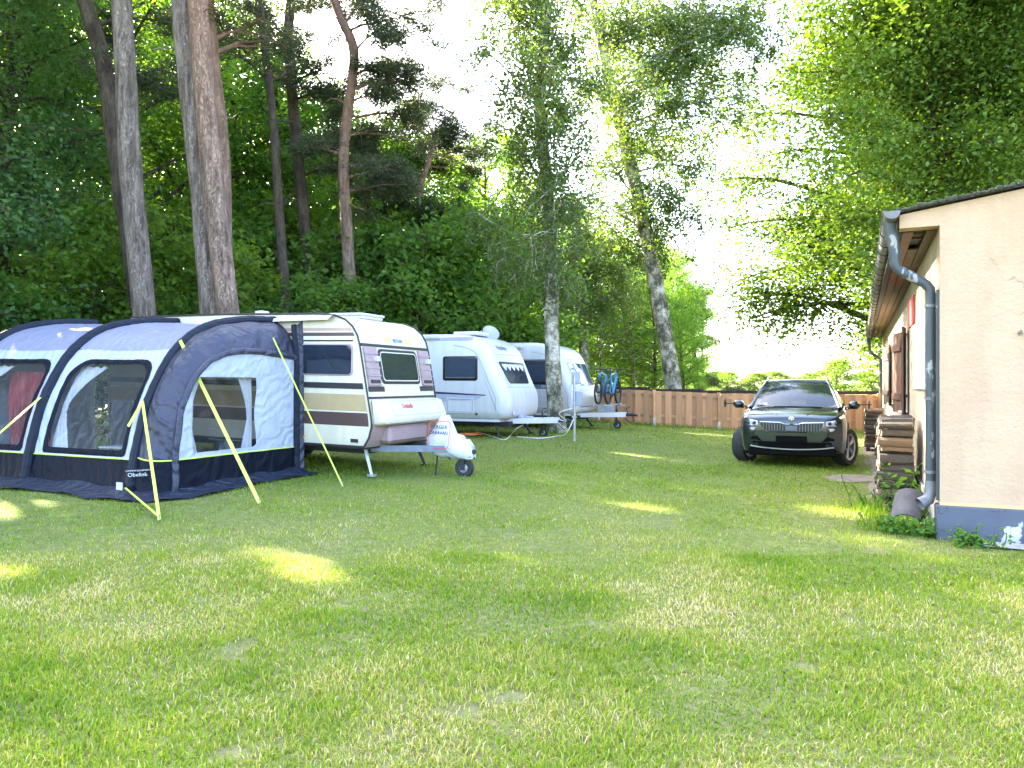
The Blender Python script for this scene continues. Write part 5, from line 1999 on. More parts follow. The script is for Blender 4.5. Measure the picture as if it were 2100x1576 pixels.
def birch_bark():
    m, n, l, b = new_mat('birch_bark')
    t = noise_node(n, l, 3.2, 6, .7, stretch=(1, 1, .7))
    lines = noise_node(n, l, 3.0, 4, .6, stretch=(1.4, 1.4, 9))
    base = ramp(n, l, t.outputs[0], [(.42, (.05, .048, .034)), (.50, (.17, .16, .10)), (.60, (.42, .39, .31)), (.8, (.58, .54, .46))])
    ln = ramp(n, l, lines.outputs[0], [(.34, (.15, .13, .10)), (.42, (1, 1, 1))])
    c = mix_rgb(n, l, .85, base.outputs[0], ln.outputs[0], 'MULTIPLY')
    l.new(c, b.inputs['Base Color'])
    b.inputs['Roughness'].default_value = .8
    bump_to(n, l, b, t.outputs[0], .7, .03)
    return m


M['bark_grey'] = bark('grey_pine_bark', (.15, .115, .095), (.39, .32, .275), None, 9, (1, 1, .16), 1.0, .05)
M['bark_red'] = bark('reddish_pine_bark', (.15, .105, .08), (.40, .285, .22), (.36, .185, .115), 8, (1, 1, .2), 1.0, .05)
M['bark_dark'] = bark('dark_bark', (.045, .035, .028), (.13, .10, .075), None, 5, (1, 1, .3))
M['bark_birch'] = birch_bark()
M['leaf_beech'] = leaf_mat('beech_leaves', (.052, .130, .028), (.145, .262, .052), .58)
M['leaf_dark'] = leaf_mat('dark_leaves', (.046, .118, .050), (.120, .228, .082), .5)
M['leaf_light'] = leaf_mat('pale_green_leaves', (.07, .15, .022), (.17, .27, .042), .55)
M['leaf_birch'] = leaf_mat('birch_leaves', (.04, .085, .022), (.11, .165, .040), .36)
M['leaf_lime'] = leaf_mat('lime_tree_leaves', (.052, .120, .016), (.130, .20, .032), .30)
M['leaf_far'] = leaf_mat('far_hedge_leaves', (.06, .125, .02), (.135, .205, .038), .4)
M['needles'] = leaf_mat('pine_needles', (.028, .05, .028), (.085, .105, .045), .25, (1.5, 1.4, .6))
M['weed'] = leaf_mat('weed_leaves', (.05, .14, .025), (.12, .26, .05), .45)


class Tree:
    def __init__(s, seed):
        s.rg = np.random.default_rng(seed)
        s.wood = MB()
        s.lc, s.ls = [], []     # leaf centres, sizes
        s.dirs = []

    def limb(s, p, d, L, r, n=6, curve=(0, 0, 0), wob=.12, sides=5, r1=.25):
        p = Vector(p); d = Vector(d).normalized()
        pts = [p.copy()]
        step = L / n
        for k in range(n):
            d = d + Vector(curve) * (1.0 / n) + Vector(s.rg.normal(0, wob, 3))
            d.normalize()
            p = p + d * step
            pts.append(p.copy())
        rs = [max(.006, r * (1 - (1 - r1) * k / n)) for k in range(n + 1)]
        s.wood.tube(pts, rs, sides, cap=False)
        return pts

    def leaves(s, c, n, spread, size):
        c = np.array(c)
        pos = c + s.rg.normal(0, 1, (n, 3)) * np.array(spread)
        s.lc.append(pos)
        s.ls.append(np.full(n, size))

    def leaf_mesh(s, name, aspect=.6, updown=.5, keep=None, needle=False):
        c = np.concatenate(s.lc); sz = np.concatenate(s.ls)
        if keep is not None:
            k = keep(c); c, sz = c[k], sz[k]
        N = len(c)
        rg = s.rg
        a = rg.normal(0, 1, (N, 3)); a[:, 2] *= .6
        a /= np.linalg.norm(a, axis=1)[:, None]
        nr = rg.normal(0, 1, (N, 3)); nr[:, 2] += updown * 2
        b = np.cross(nr, a); b /= (np.linalg.norm(b, axis=1)[:, None] + 1e-9)
        nn = np.cross(a, b)
        L = (sz * rg.uniform(.7, 1.3, N))[:, None]
        if needle:
            v = np.stack([c - b * L * aspect / 2, c + b * L * aspect / 2, c + a * L], 1).reshape(-1, 3)
            me = np_mesh(name, v, np.arange(3 * N), 3)
        else:
            v = np.stack([c - a * L * .5, c + b * L * aspect * .5 + nn * L * .06, c + a * L * .55 - nn * L * .05, c - b * L * aspect * .5 + nn * L * .06], 1).reshape(-1, 3)
            me = np_mesh(name, v, np.arange(4 * N), 4)
        at = me.attributes.new('rnd', 'FLOAT', 'FACE')
        # clumps share a tone, every leaf differs a little
        tone = np.array([0.5 + .5 * math.sin(p[0] * 1.3 + 1) * math.sin(p[1] * 1.1) * math.sin(p[2] * 1.2 + .5) for p in c])
        at.data.foreach_set('value', np.clip(.55 * rg.random(N) + .45 * tone, 0, 1).astype(np.float32))
        return me


def broadleaf(seed, H_, Rc, hb, nl=26, nsub=7, nlv=14, size=.17, trunk_r=.22, droop=-.25, spread=.30, shape='oval', rise=.35, vz=.6):
    """crown from trunk, limbs, twigs and leaf sprays; local coordinates, base at origin"""
    T = Tree(seed)
    rg = T.rg
    trunk = T.limb((0, 0, -.3), (rg.normal(0, .03), rg.normal(0, .03), 1), H_ * .92, trunk_r, 9, (0, 0, 0), .05, 8, .2)
    tz = np.array([p.z for p in trunk])
    for i in range(nl):
        t = (i + rg.uniform(0, 1)) / nl
        z = hb + (H_ * .9 - hb) * t
        k = int(np.clip(np.searchsorted(tz, z) - 1, 0, len(trunk) - 2))
        p = trunk[k].lerp(trunk[k + 1], float(np.clip((z - tz[k]) / max(.01, tz[k + 1] - tz[k]), 0, 1)))
        if shape == 'oval': env = math.sqrt(max(.06, 1 - (2 * t - .75) ** 2 / 1.65))
        elif shape == 'cone': env = max(.12, 1.05 - t)
        else: env = math.sqrt(max(.1, 1 - t ** 2.2))
        az = i * 2.39996 + rg.uniform(-.4, .4)
        L = Rc * env * rg.uniform(.72, 1.12)
        d = (math.cos(az), math.sin(az), rise + .55 * t + rg.uniform(-.1, .15))
        pts = T.limb(p, d, L, trunk_r * .36 * (1 - .6 * t) + .015, 6, (0, 0, droop), .10, 5, .2)
        for j in range(nsub):
            q = .25 + .75 * (j + rg.uniform(0, 1)) / nsub
            kk = min(5, int(q * 6)); sp = pts[kk].lerp(pts[kk + 1], q * 6 - kk)
            dd = (pts[kk + 1] - pts[kk]).normalized()
            sd = Vector((rg.normal(0, .8), rg.normal(0, .8), rg.normal(0, .35 + .4 * (vz > .8)))) + dd * .7
            Ls = (.35 + .35 * Rc * .28) * rg.uniform(.6, 1.3) * (1.15 - .5 * q) * 1.25
            tw_ = T.limb(sp, sd, Ls, .018, 3, (0, 0, droop * .8), .14, 3, .3)
            for m_ in range(1, 4):
                T.leaves(tw_[m_], nlv, (spread, spread, spread * vz), size)
            T.leaves(tw_[3], nlv // 2 if vz < .9 else nlv, (spread * 1.4, spread * 1.4, spread * 1.3 * vz), size)
    return T


def place_tree(name, T_meshes, loc, rz, sc, label, cat, group=None):
    wood_me, leaf_me = T_meshes
    root = empty(name, loc, (0, 0, rz), label, cat, group)
    root.scale = sc if hasattr(sc, '__len__') else (sc,) * 3
    link_mesh('trunk', wood_me, None, root)
    link_mesh('crown', leaf_me, None, root)
    return root


def meshes(T, wm, lm, aspect=.6, updown=.5, needle=False, keep=None):
    w = T.wood.mesh('trunk', 60); w.materials.append(M[wm])
    c = T.leaf_mesh('crown', aspect, updown, keep, needle); c.materials.append(M[lm])
    return (w, c)


# ---- forest templates
FT = {}
FT['beech_a'] = meshes(broadleaf(1, 17, 4.6, 1.6, 36, 9, 17, .17, .24, -.25, .38, 'oval', .35, .8), 'bark_dark', 'leaf_beech')
FT['beech_b'] = meshes(broadleaf(2, 20, 4.8, 1.6, 40, 9, 19, .17, .26, -.2, .40, 'oval', .35, .8), 'bark_dark', 'leaf_beech')
FT['dark_a'] = meshes(broadleaf(3, 18, 4.6, .8, 42, 9, 22, .145, .26, -.5, .36, 'oval', .35, .8), 'bark_dark', 'leaf_dark')
FT['light_a'] = meshes(broadleaf(4, 18, 4.4, 1.5, 36, 8, 14, .21, .22, -.15, .36), 'bark_dark', 'leaf_light')
FT['bush_a'] = meshes(broadleaf(5, 4.6, 2.3, .25, 26, 6, 12, .15, .07, -.25, .24, 'dome', .3), 'bark_dark', 'leaf_beech')
FT['bush_b'] = meshes(broadleaf(6, 4.2, 2.4, .2, 26, 6, 12, .14, .07, -.2, .24, 'dome', .3), 'bark_dark', 'leaf_light')
FT['far_a'] = meshes(broadleaf(7, 8, 4.2, .6, 30, 6, 10, .34, .2, -.2, .5, 'dome', .3), 'bark_dark', 'leaf_far')
FT['birch_s'] = meshes(broadleaf(8, 13, 2.6, 2.5, 30, 6, 9, .13, .10, -.6, .26, 'oval', .5), 'bark_birch', 'leaf_birch')


def put(kind, px, d, H_new, label, group, name='broadleaf_tree', rz=None, wide=1.0, cat='tree', X=None):
    base = {'beech_a': 17, 'beech_b': 20, 'dark_a': 18, 'light_a': 18, 'bush_a': 4.6, 'bush_b': 4.2, 'far_a': 8, 'birch_s': 13}[kind]
    x = (px - 1050) / F * d if X is None else X
    s = H_new / base
    rz = (px * 1.7 + d * 3.1) % 6.28 if rz is None else rz
    return place_tree(name, FT[kind], (x, d, gzf(x, d) - .02), rz, (s * wide, s * wide, s), label, cat, group)


GW = 'broadleaf trees of the wood behind the caravans'
BE = 'dense green beech in the wood'
BF = 'tall beech far back in the wood'
DK = 'blue-green shaded tree with drooping boughs'
LT = 'paler yellow-green tree in the wood'
PLACES = [(-60, 'beyond the far end of the tent'), (75, 'behind the roof of the tent'), (200, 'between the tent and the lone grey pine'), (345, 'beside the lone grey pine'), (490, 'behind the close pair of pines'), (600, 'behind the thin dark pine'),
          (670, 'behind the slender dark pine'), (770, 'behind the orange-barked pine'), (860, 'between the orange-barked and twisted pines'), (950, 'behind the twisted pine'), (1050, 'between the twisted pine and the pale birch'), (1180, 'behind the pale straight birch'),
          (1258, 'behind the bicycles'), (1330, 'between the bicycles and the leaning birch'), (1400, 'behind the leaning birch'), (9999, 'at the open end of the row')]


def where(px):
    return next(t for lim, t in PLACES if px < lim)


for (k, px, d, h, w) in [
    ('dark_a', -20, 20, 17, .9), ('dark_a', 110, 24.5, 18, .9), ('dark_a', -150, 18.5, 17, 1.0), ('dark_a', -330, 16, 16, 1.0),
    ('beech_b', 320, 27, 19, 1.0), ('beech_b', 520, 30, 19, 1.05), ('beech_a', 640, 31.5, 14.5, 1.0), ('beech_a', 800, 29, 11.5, 1.1),
    ('beech_a', 905, 30, 11.0, 1.05), ('beech_a', 985, 31, 11.5, .95), ('beech_b', 730, 33, 14, 1.0),
    ('light_a', 110, 30, 19, 1.1), ('light_a', 280, 34, 20, 1.1), ('light_a', 450, 37, 20, 1.1), ('light_a', 600, 38, 17, 1.1),
    ('light_a', 880, 40, 14.5, 1.0), ('light_a', 990, 37, 12.5, 1.0), ('light_a', -60, 28, 19, 1.1), ('beech_b', -250, 27, 20, 1.1),
    ('light_a', 1060, 42, 13, 1.0), ('beech_a', 1090, 36, 10.0, 1.0), ('beech_b', -480, 24, 20, 1.1), ('beech_b', -700, 19, 20, 1.0),
    ('beech_b', 60, 40, 21, 1.2), ('beech_b', 200, 43, 22, 1.2), ('beech_b', 350, 45, 22, 1.2), ('beech_b', 500, 47, 21, 1.2), ('beech_b', 630, 46, 18, 1.2), ('beech_b', 740, 44, 15.5, 1.2), ('beech_b', 830, 47, 15, 1.2), ('beech_b', 930, 48, 14.5, 1.2), ('beech_b', 1030, 50, 14, 1.2), ('dark_a', 30, 28, 18, 1.0), ('beech_a', 570, 31, 14, 1.0), ('beech_a', 400, 30, 16, 1.0), ('dark_a', -640, 12.5, 17, 1.0), ('dark_a', -1050, 11, 18, 1.0)]:
    lab = {'dark_a': DK, 'beech_a': BE, 'beech_b': BE if d < 39 else BF, 'light_a': LT}[k]
    put(k, px, d, h, lab + ' ' + where(px), {DK: 'shaded trees beside the tent', BE: GW, BF: GW, LT: 'paler trees deep in the wood'}[lab], wide=w)
for (k, px, d, h, w) in [('bush_a', 60, 18.2, 3.4, 1.0), ('bush_b', 170, 19.5, 4.6, 1.0), ('bush_a', 345, 20.5, 3.8, 1.1), ('bush_b', 420, 22, 5.2, 1.0), ('bush_a', 540, 22, 3.6, 1.1), ('bush_a', 655, 22.5, 4.4, 1.1),
                         ('bush_b', 760, 24.5, 4.2, 1.0), ('bush_a', 835, 25, 6.6, .9), ('bush_a', 935, 26, 5.2, 1.0), ('bush_a', 1015, 27, 7.4, .85), ('bush_a', 1085, 29, 4.6, 1.1), ('bush_b', 262, 21, 6.0, .8), ('bush_a', -40, 17.5, 4.0, 1.1), ('bush_a', 500, 27.5, 7.6, .9), ('bush_a', 700, 26, 6.8, .9), ('bush_b', 600, 28.5, 7.4, .8), ('bush_b', 900, 28.5, 7.6, .8)]:
    lab = 'leafy green understory shrub' if k == 'bush_a' else 'yellow-green understory shrub'
    put(k, px, d, h, lab + ' ' + where(px), 'shrubs at the wood edge' if k == 'bush_a' else 'yellow-green shrubs at the wood edge', 'shrub', wide=w, cat='shrub')
# row of trees running away on the right of the wood
for i, (k, px, d, h, w) in enumerate([('beech_a', 1170, 44, 13, 1.0), ('birch_s', 1245, 40, 9.5, 1.2), ('birch_s', 1300, 43, 9.0, 1.2), ('beech_a', 1265, 50, 12.5, 1.0), ('beech_a', 1335, 54, 11.5, 1.0), ('beech_a', 1400, 60, 12, .95), ('beech_a', 1365, 68, 13.5, 1.0), ('light_a', 1215, 56, 13, 1.0), ('dark_a', 1430, 66, 10.5, .8), ('beech_a', 1140, 52, 14, 1.1), ('beech_a', 1200, 48, 11.5, 1.1), ('beech_a', 1300, 48, 9.5, 1.0), ('beech_a', 1240, 62, 14, 1.2), ('beech_a', 1310, 66, 14, 1.2), ('beech_a', 1390, 54, 8.5, 1.0), ('beech_a', 1440, 74, 11.5, 1.0), ('beech_a', 1345, 44, 8.0, 1.0), ('beech_a', 1405, 47, 7.2, .9), ('dark_a', 1300, 58, 12.5, 1.0)]):
    lab, grp = {'beech_a': ('green tree of the row beyond the fence, ' + where(px), 'trees in the row behind the fence'),
                'birch_s': ('small pale-leaved birch in front of the tree row behind the fence', 'small birches behind the fence'),
                'light_a': ('pale green tree rising behind the small birches', None), 'dark_a': ('dark green tree of the row beyond the fence, ' + where(px), None)}[k]
    put(k, px, d, h, lab, grp, wide=w)
for (px, d, h, w) in [(1490, 120, 3.4, 1.9), (1545, 118, 3.2, 2.0), (1600, 125, 3.6, 1.9), (1715, 110, 5.0, 1.5), (1655, 122, 3.3, 2.0), (1790, 120, 3.4, 2.0), (1850, 122, 3.6, 2.0), (1440, 130, 3.6, 2.0), (1910, 125, 4, 2.0)]:
    big = px == 1715
    put('far_a', px, d, h, 'round-headed bright green tree beyond the meadow, taller than the hedge' if big else 'bright yellow-green hedge tree in the sun beyond the meadow', None if big else 'sunlit hedge trees beyond the meadow', wide=w)


# ---- pines
def pine(seed, base, pts_px, d, w0, w1, wm, label, crown, group=None, extra_top=None, stubs=6, dens=1.0):
    """stem traced at distance d through pixels; crown = list of (px,py,radius m, flat) boughs in the same plane +- depth"""
    T = Tree(seed); rg = T.rg
    stem = [P(x, y, d) for x, y in pts_px]
    b = Vector((stem[0].x, stem[0].y, gzf(stem[0].x, stem[0].y) - .1))
    # continue the stem down to the ground
    dirn = (stem[0] - stem[1]); k = (stem[0].z - b.z) / max(.1, -dirn.z)
    foot = stem[0] + dirn * k
    b = Vector((foot.x, foot.y, gzf(foot.x, foot.y) - .1))
    pts = [foot] + stem
    if extra_top:
        pts += [pts[-1] + Vector(e) for e in extra_top]
    # resample for smoothness
    out = []
    for i in range(len(pts) - 1):
        p0, p1, p2, p3 = pts[max(i - 1, 0)], pts[i], pts[i + 1], pts[min(i + 2, len(pts) - 1)]
        for k in range(5):
            t = k / 5
            out.append(.5 * ((2 * p1) + (p2 - p0) * t + (2 * p0 - 5 * p1 + 4 * p2 - p3) * t * t + (3 * p1 - p0 - 3 * p2 + p3) * t ** 3))
    out.append(pts[-1])
    loc = [q - b for q in out]
    nn = len(loc)
    r0, r1 = w0 / F * d / 2, w1 / F * d / 2
    rs = [(r0 + (r1 - r0) * k / (nn - 1)) * (1 + .03 * rg.normal()) for k in range(nn)]
    rs[0] *= 1.25
    T.wood.tube(loc, rs, 14, cap=True)
    top = loc[-1]
    for j in range(stubs):
        k = int(rg.uniform(.3, .95) * (nn - 1))
        az = rg.uniform(0, 6.28)
        T.limb(loc[k], (math.cos(az), math.sin(az), rg.uniform(-.1, .4)), rg.uniform(.2, 1.0), .03, 4, (0, 0, -.1), .25, 4, .3)
    for (px, py, dd, ln, rr) in crown:
        # bough from the stem towards a foliage clump
        c = P(px, py, d + dd) - b
        zs = [abs(q.z - (c.z - .35 * ln)) for q in loc]
        k = int(np.argmin(zs)); p0 = loc[k]
        dv = c - p0
        pts_ = T.limb(p0, dv + Vector((0, 0, .2 * dv.length)), dv.length, max(.03, r1 * .45), 7, (0, 0, -.35), .10, 6, .3)
        tip = pts_[-1]
        subs = 5
        for m_ in range(subs):
            v = rg.normal(0, 1, 3)
            st_ = tip + Vector((v[0] * .75, v[1] * .75, v[2] * .42)) * rr if m_ else tip
            src = pts_[int(rg.integers(3, 8))]
            T.wood.tube([src, src.lerp(st_, .5) + Vector((0, 0, .12 * rr)), st_], [.028, .018, .01], 4, cap=False)
            nt = int(15 * rr * rr * dens) + 5
            for j in range(nt):
                v = rg.normal(0, 1, 3); v /= np.linalg.norm(v)
                q = st_ + Vector((v[0], v[1], v[2] * .6)) * rr * .55 * (rg.uniform(.1, 1) ** .5)
                if rg.random() < .5:
                    T.wood.tube([st_.lerp(q, .15), q], [.012, .005], 3, cap=False)
                n_ = 34
                cc = np.array(q) + rg.normal(0, .13, (n_, 3)) * np.array([1, 1, .7])
                T.lc.append(cc); T.ls.append(np.full(n_, .16))
    root = empty('pine_tree', b, (0, 0, 0), label, 'tree', group)
    w = T.wood.mesh('trunk', 60); w.materials.append(M[wm]); link_mesh('trunk', w, None, root)
    if T.lc:
        c = T.leaf_mesh('crown', .16, .2, None, True); c.materials.append(M['needles']); link_mesh('crown', c, None, root)
    return root


up = [(-.15, 0, 3), (.1, .1, 6)]
hid = [(x, y, dd, ln, 1.3) for (x, y, dd, ln) in [(150, -250, 0, 2), (300, -330, 1, 2), (250, -420, -1, 2), (360, -180, .5, 2)]]
pine(31, None, [(296, 640), (268, 350), (258, 150), (249, 0)], 17.6, 46, 36, 'bark_grey', 'tall straight grey pine trunk rising behind the tent, the lone one', hid, extra_top=up, dens=.7)
pine(32, None, [(262, 470), (235, 290), (212, 130), (166, -20)], 18.6, 38, 28, 'bark_dark', 'dark leaning pine trunk half hidden behind the lone grey pine', [(120, -100, 0, 2, 1.4), (230, 40, 1, 2, 1.0), (290, 150, .5, 1.5, 1.0)], extra_top=[(-1, 0, 3)])
pine(33, None, [(436, 640), (415, 400), (390, 180), (372, -20)], 17.0, 50, 40, 'bark_grey', 'thick rough grey pine trunk, darker of the close pair behind the tent', [(x + 130, y, dd, ln, r_) for (x, y, dd, ln, r_) in hid], extra_top=up)
pine(34, None, [(468, 640), (440, 400), (420, 200), (404, -20)], 16.6, 46, 36, 'bark_red', 'reddish pine trunk, smoother of the close pair behind the tent', [(x + 200, y - 60, dd, ln, r_) for (x, y, dd, ln, r_) in hid], extra_top=up)
pine(35, None, [(462, 540), (456, 300), (440, 160), (428, 20)], 19.5, 32, 24, 'bark_red', 'slimmer reddish pine standing right behind the close pair', [(505, 60, 1, 2, .9), (470, -120, 0, 2, 1.4), (540, 120, 1.5, 1.6, .8)], extra_top=[(-.2, 0, 3)])
pine(36, None, [(586, 620), (574, 460), (560, 250), (537, 50)], 23.5, 24, 14, 'bark_dark', 'thin dark pine with a broken side stub above the old caravan', [(510, 20, 0, 2, 1.0), (560, -40, 1, 2, 1.2), (480, 120, 0, 1.5, .7), (600, 170, 1, 1.5, .8)], extra_top=[(-.3, 0, 2)], stubs=10)
pine(37, None, [(632, 540), (612, 330), (598, 180), (592, 60), (600, -20)], 25, 27, 17, 'bark_dark', 'slender dark pine with upcurved boughs beside the thin one', [(660, 130, -.5, 1.5, .9), (675, 180, -.5, 1.2, 1.0), (560, 60, 1, 2, 1.0), (640, 10, 1, 2, 1.1), (650, 290, -.8, 1.2, .6), (690, 300, -.8, 1.0, .7), (670, 350, -.8, .8, .6)], extra_top=[(.2, 0, 2)], stubs=10)
pine(38, None, [(720, 630), (712, 480), (704, 340), (712, 240), (726, 110), (700, 40), (676, -20)], 23.5, 27, 15, 'bark_red', 'orange-barked pine with a wide wind-swept crown of boughs', [
    (780, 60, 0, 2, 1.1), (830, 110, 0, 1.8, .9), (800, 160, .8, 1.6, 1.0), (845, 150, 0, 1.5, .6), (770, 200, .5, 1.2, .7), (760, 0, 0, 2, 1.2), (820, 30, .4, 2, .9), (760, 270, .6, .8, .9), (800, 250, 1, .8, .8), (740, 330, .6, .6, .9), (800, 340, .8, .4, .9), (770, 390, .5, .3, .8), (840, 380, 1, .2, .6), (640, 300, -.3, .8, .6)], extra_top=[(-.6, 0, 1.2)], stubs=12, dens=1.25)
pine(39, None, [(874, 560), (864, 430), (862, 380), (880, 330), (888, 280)], 27.5, 22, 9, 'bark_red', 'twisted smaller pine with a ragged crown at the end of the pines', [
    (870, 200, 0, 1.5, 1.0), (920, 220, .3, 1.4, .9), (900, 270, .6, 1.0, 1.0), (945, 270, 0, .9, .8), (840, 260, 0, 1.2, .8), (955, 320, .4, .6, .8), (850, 320, .6, .6, .8), (920, 350, 1, .3, .8), (880, 440, -.5, -.3, .7), (830, 430, -.5, -.2, .7), (920, 440, .5, -.2, .7), (800, 400, 0, .1, .7)], stubs=8, dens=1.3)
pine(40, None, [(1050, 420), (1045, 330), (1040, 280)], 38, 12, 6, 'bark_dark', 'distant pine top showing above the wood left of the birches', [(1030, 280, 0, 1, .9), (1060, 300, 0, .8, .8), (1040, 330, 0, .5, 1.0)], dens=1.0)
pine(41, None, [(1432, 790), (1422, 700), (1415, 640)], 62, 8, 5, 'bark_dark', 'small dark pine with a flat low bough at the end of the tree row', [(1440, 640, 0, .5, 1.6), (1455, 690, 0, 0, 1.4), (1462, 762, -2, -.6, 1.2), (1400, 620, 0, .5, 1.6), (1425, 600, 0, .5, 1.4), (1470, 772, -2, -.8, 1.0)], dens=.8)


# ---- the birches
def birch(seed, stem_px, d, w0, w1, boughs, label, hang, nleaf, size=.085, group=None, extra=None):
    T = Tree(seed); rg = T.rg
    stem = [P(x, y, d) for x, y in stem_px]
    foot = stem[0].copy(); foot.z = gzf(foot.x, foot.y) - .1
    pts = [foot] + stem if stem[0].z > foot.z + .3 else [foot] + stem[1:]
    if extra: pts += [pts[-1] + Vector(e) for e in extra]
    out = []
    for i in range(len(pts) - 1):
        p0, p1, p2, p3 = pts[max(i - 1, 0)], pts[i], pts[i + 1], pts[min(i + 2, len(pts) - 1)]
        for k in range(5):
            t = k / 5
            out.append(.5 * ((2 * p1) + (p2 - p0) * t + (2 * p0 - 5 * p1 + 4 * p2 - p3) * t * t + (3 * p1 - p0 - 3 * p2 + p3) * t ** 3))
    out.append(pts[-1])
    loc = [q - foot for q in out]
    nn = len(loc)
    r0, r1 = w0 / F * d / 2, w1 / F * d / 2
    rs = [(r0 + (r1 - r0) * (k / (nn - 1)) ** .9) * (1 + .04 * rg.normal()) for k in range(nn)]
    rs[0] *= 1.45; rs[1] *= 1.15
    T.wood.tube(loc, rs, 16)

    def twig_sprays(ptsb, nsp, sz):
        for j in range(nsp):
            q = rg.uniform(.42, 1.0) * (len(ptsb) - 1); k = min(len(ptsb) - 2, int(q))
            p = ptsb[k].lerp(ptsb[k + 1], q - k)
            dv = Vector((rg.normal(), rg.normal(), rg.normal(0, .5) + .15))
            tw_ = T.limb(p, dv, rg.uniform(.5, 1.2) * (d / 20) ** .9, .014, 4, (0, 0, -hang), .18, 3, .3)
            for m_ in range(1, 5):
                T.leaves(tw_[m_], nleaf, (.012 * d, .012 * d, .011 * d), sz)
            # hanging strings
            for _ in range(2):
                e = tw_[rg.integers(2, 5)]
                Lh = rg.uniform(.2, .7) * hang * 1.4
                e2 = e + Vector((rg.normal(0, .1), rg.normal(0, .1), -Lh))
                T.wood.tube([e, e2], [.006, .004], 3, cap=False)
                for u_ in np.linspace(.2, 1, 4):
                    T.leaves(e.lerp(e2, float(u_)), nleaf // 2 + 1, (.09, .09, .10), sz)
    for (px, py, dd, rbough, nsp, ups) in boughs:
        c = P(px, py, d + dd) - foot
        zs = [abs(q.z - (c.z - ups)) for q in loc]
        k = int(np.argmin(zs)); p0 = loc[k]
        dv = c - p0
        ptsb = T.limb(p0, dv + Vector((0, 0, .15 * dv.length)), dv.length * 1.05, rbough, 8, (0, 0, -.3), .09, 6, .25)
        twig_sprays(ptsb, nsp, size)
    root = empty('birch_tree', foot, (0, 0, 0), label, 'tree', group)
    w = T.wood.mesh('trunk', 60); w.materials.append(M['bark_birch']); link_mesh('trunk', w, None, root)
    c = T.leaf_mesh('crown', .75, .1); c.materials.append(M['leaf_birch']); link_mesh('crown', c, None, root)
    return root


rb = random.Random(77)
bo1 = []
for (px, py) in [(1010, 40), (970, 90), (1040, 120), (1080, 40), (1150, 20), (1180, 90), (1060, 190), (1010, 170), (1150, 170), (1190, 200), (1090, 130), (1040, 250), (1170, 270), (1200, 320), (1080, 300), (1150, 380), (1050, 390), (1020, 430), (1195, 430), (1060, 470), (1175, 500), (1040, 500), (1060, 0), (1000, 10), (1200, 20), (1130, 80), (1220, 130), (1130, 230), (1200, 390), (1075, 530), (1160, 560), (1000, -60), (1100, -80), (1200, -80), (1060, -150), (1150, -160)]:
    bo1.append((px, py, rb.uniform(-1.9, 1.9), .035, 14, rb.uniform(.5, 1.3)))
birch(51, [(1143, 885), (1132, 700), (1128, 480), (1114, 300), (1106, 200), (1119, 60), (1116, -20)], 20.8, 35, 12, bo1, 'birch with a pale straight trunk in front of the white caravans', .55, 8, .085, extra=[(0, 0, 1.6), (.1, 0, 1.4)])
bo2 = []
for (px, py) in [(1300, 30), (1350, 0), (1420, 30), (1480, 60), (1530, 90), (1250, 60), (1220, 120), (1330, 100), (1400, 110), (1460, 140), (1510, 150), (1270, 170), (1230, 220), (1350, 190), (1420, 210), (1450, 250), (1290, 280), (1380, 290), (1430, 310), (1240, 320), (1340, 370), (1400, 390), (1390, 450), (1270, 420), (1350, 470), (1550, 40), (1560, -20), (1480, -10), (1380, -60), (1280, -60), (1330, -130), (1440, -110), (1240, -20), (1400, 160), (1490, 100), (1230, 400), (1260, 470), (1500, 195), (1470, 180), (1545, 130), (1520, 20), (1580, 70), (1575, 0), (1440, 60)]:
    bo2.append((px, py, rb.uniform(-2.4, 2.4), .05, 18, rb.uniform(.8, 1.8)))
birch(52, [(1381, 795), (1352, 620), (1318, 450), (1284, 300), (1262, 220), (1236, 100), (1215, 0)], 29.5, 38, 15, bo2, 'big leaning birch with cracked black and white bark behind the fence', .6, 9, .11, extra=[(-.3, 0, 1.8), (-.2, 0, 1.5)])
bo3 = [(px, py, rb.uniform(-1, 1), .03, 14, .8) for (px, py) in [(1190, 470), (1230, 500), (1170, 520), (1250, 540), (1210, 560), (1160, 580), (1240, 600), (1270, 560), (1200, 620), (1180, 430), (1230, 440), (1150, 640), (1270, 610)]]
birch(53, [(1200, 760), (1192, 640), (1186, 540), (1184, 440)], 33, 22, 12, bo3, 'slim pale birch standing behind the caravan with the bicycles', .6, 9, .10)

# ---- the great lime trees behind the house
def lime(seed, X, Y, Hh, Rc, hb, label, nl, nsub, nlv, size, squash=1.0):
    T = broadleaf(seed, Hh, Rc, hb, nl, nsub, nlv, size, .42, -.75, .46, 'oval', .62, .95)
    w, c = meshes(T, 'bark_dark', 'leaf_lime', .7, .9)
    return place_tree('lime_tree', (w, c), (X, Y, 0), seed, (1, squash, 1), label, 'tree')


lime(61, 15.5, 30.5, 19.5, 7.7, 3.2, 'huge bright lime tree spreading over the shuttered house', 88, 20, 28, .17)
lime(62, 22.5, 33.0, 20, 7.5, 4.0, 'second tall lime tree rising behind the house gable', 44, 12, 16, .21)

for (px, d, h) in ((1890, 46, 19), (2010, 44, 19), (2150, 42, 18)):
    put('light_a', px, d, h, 'pale green tree filling in behind the lime trees', 'pale trees behind the lime trees', wide=1.15)

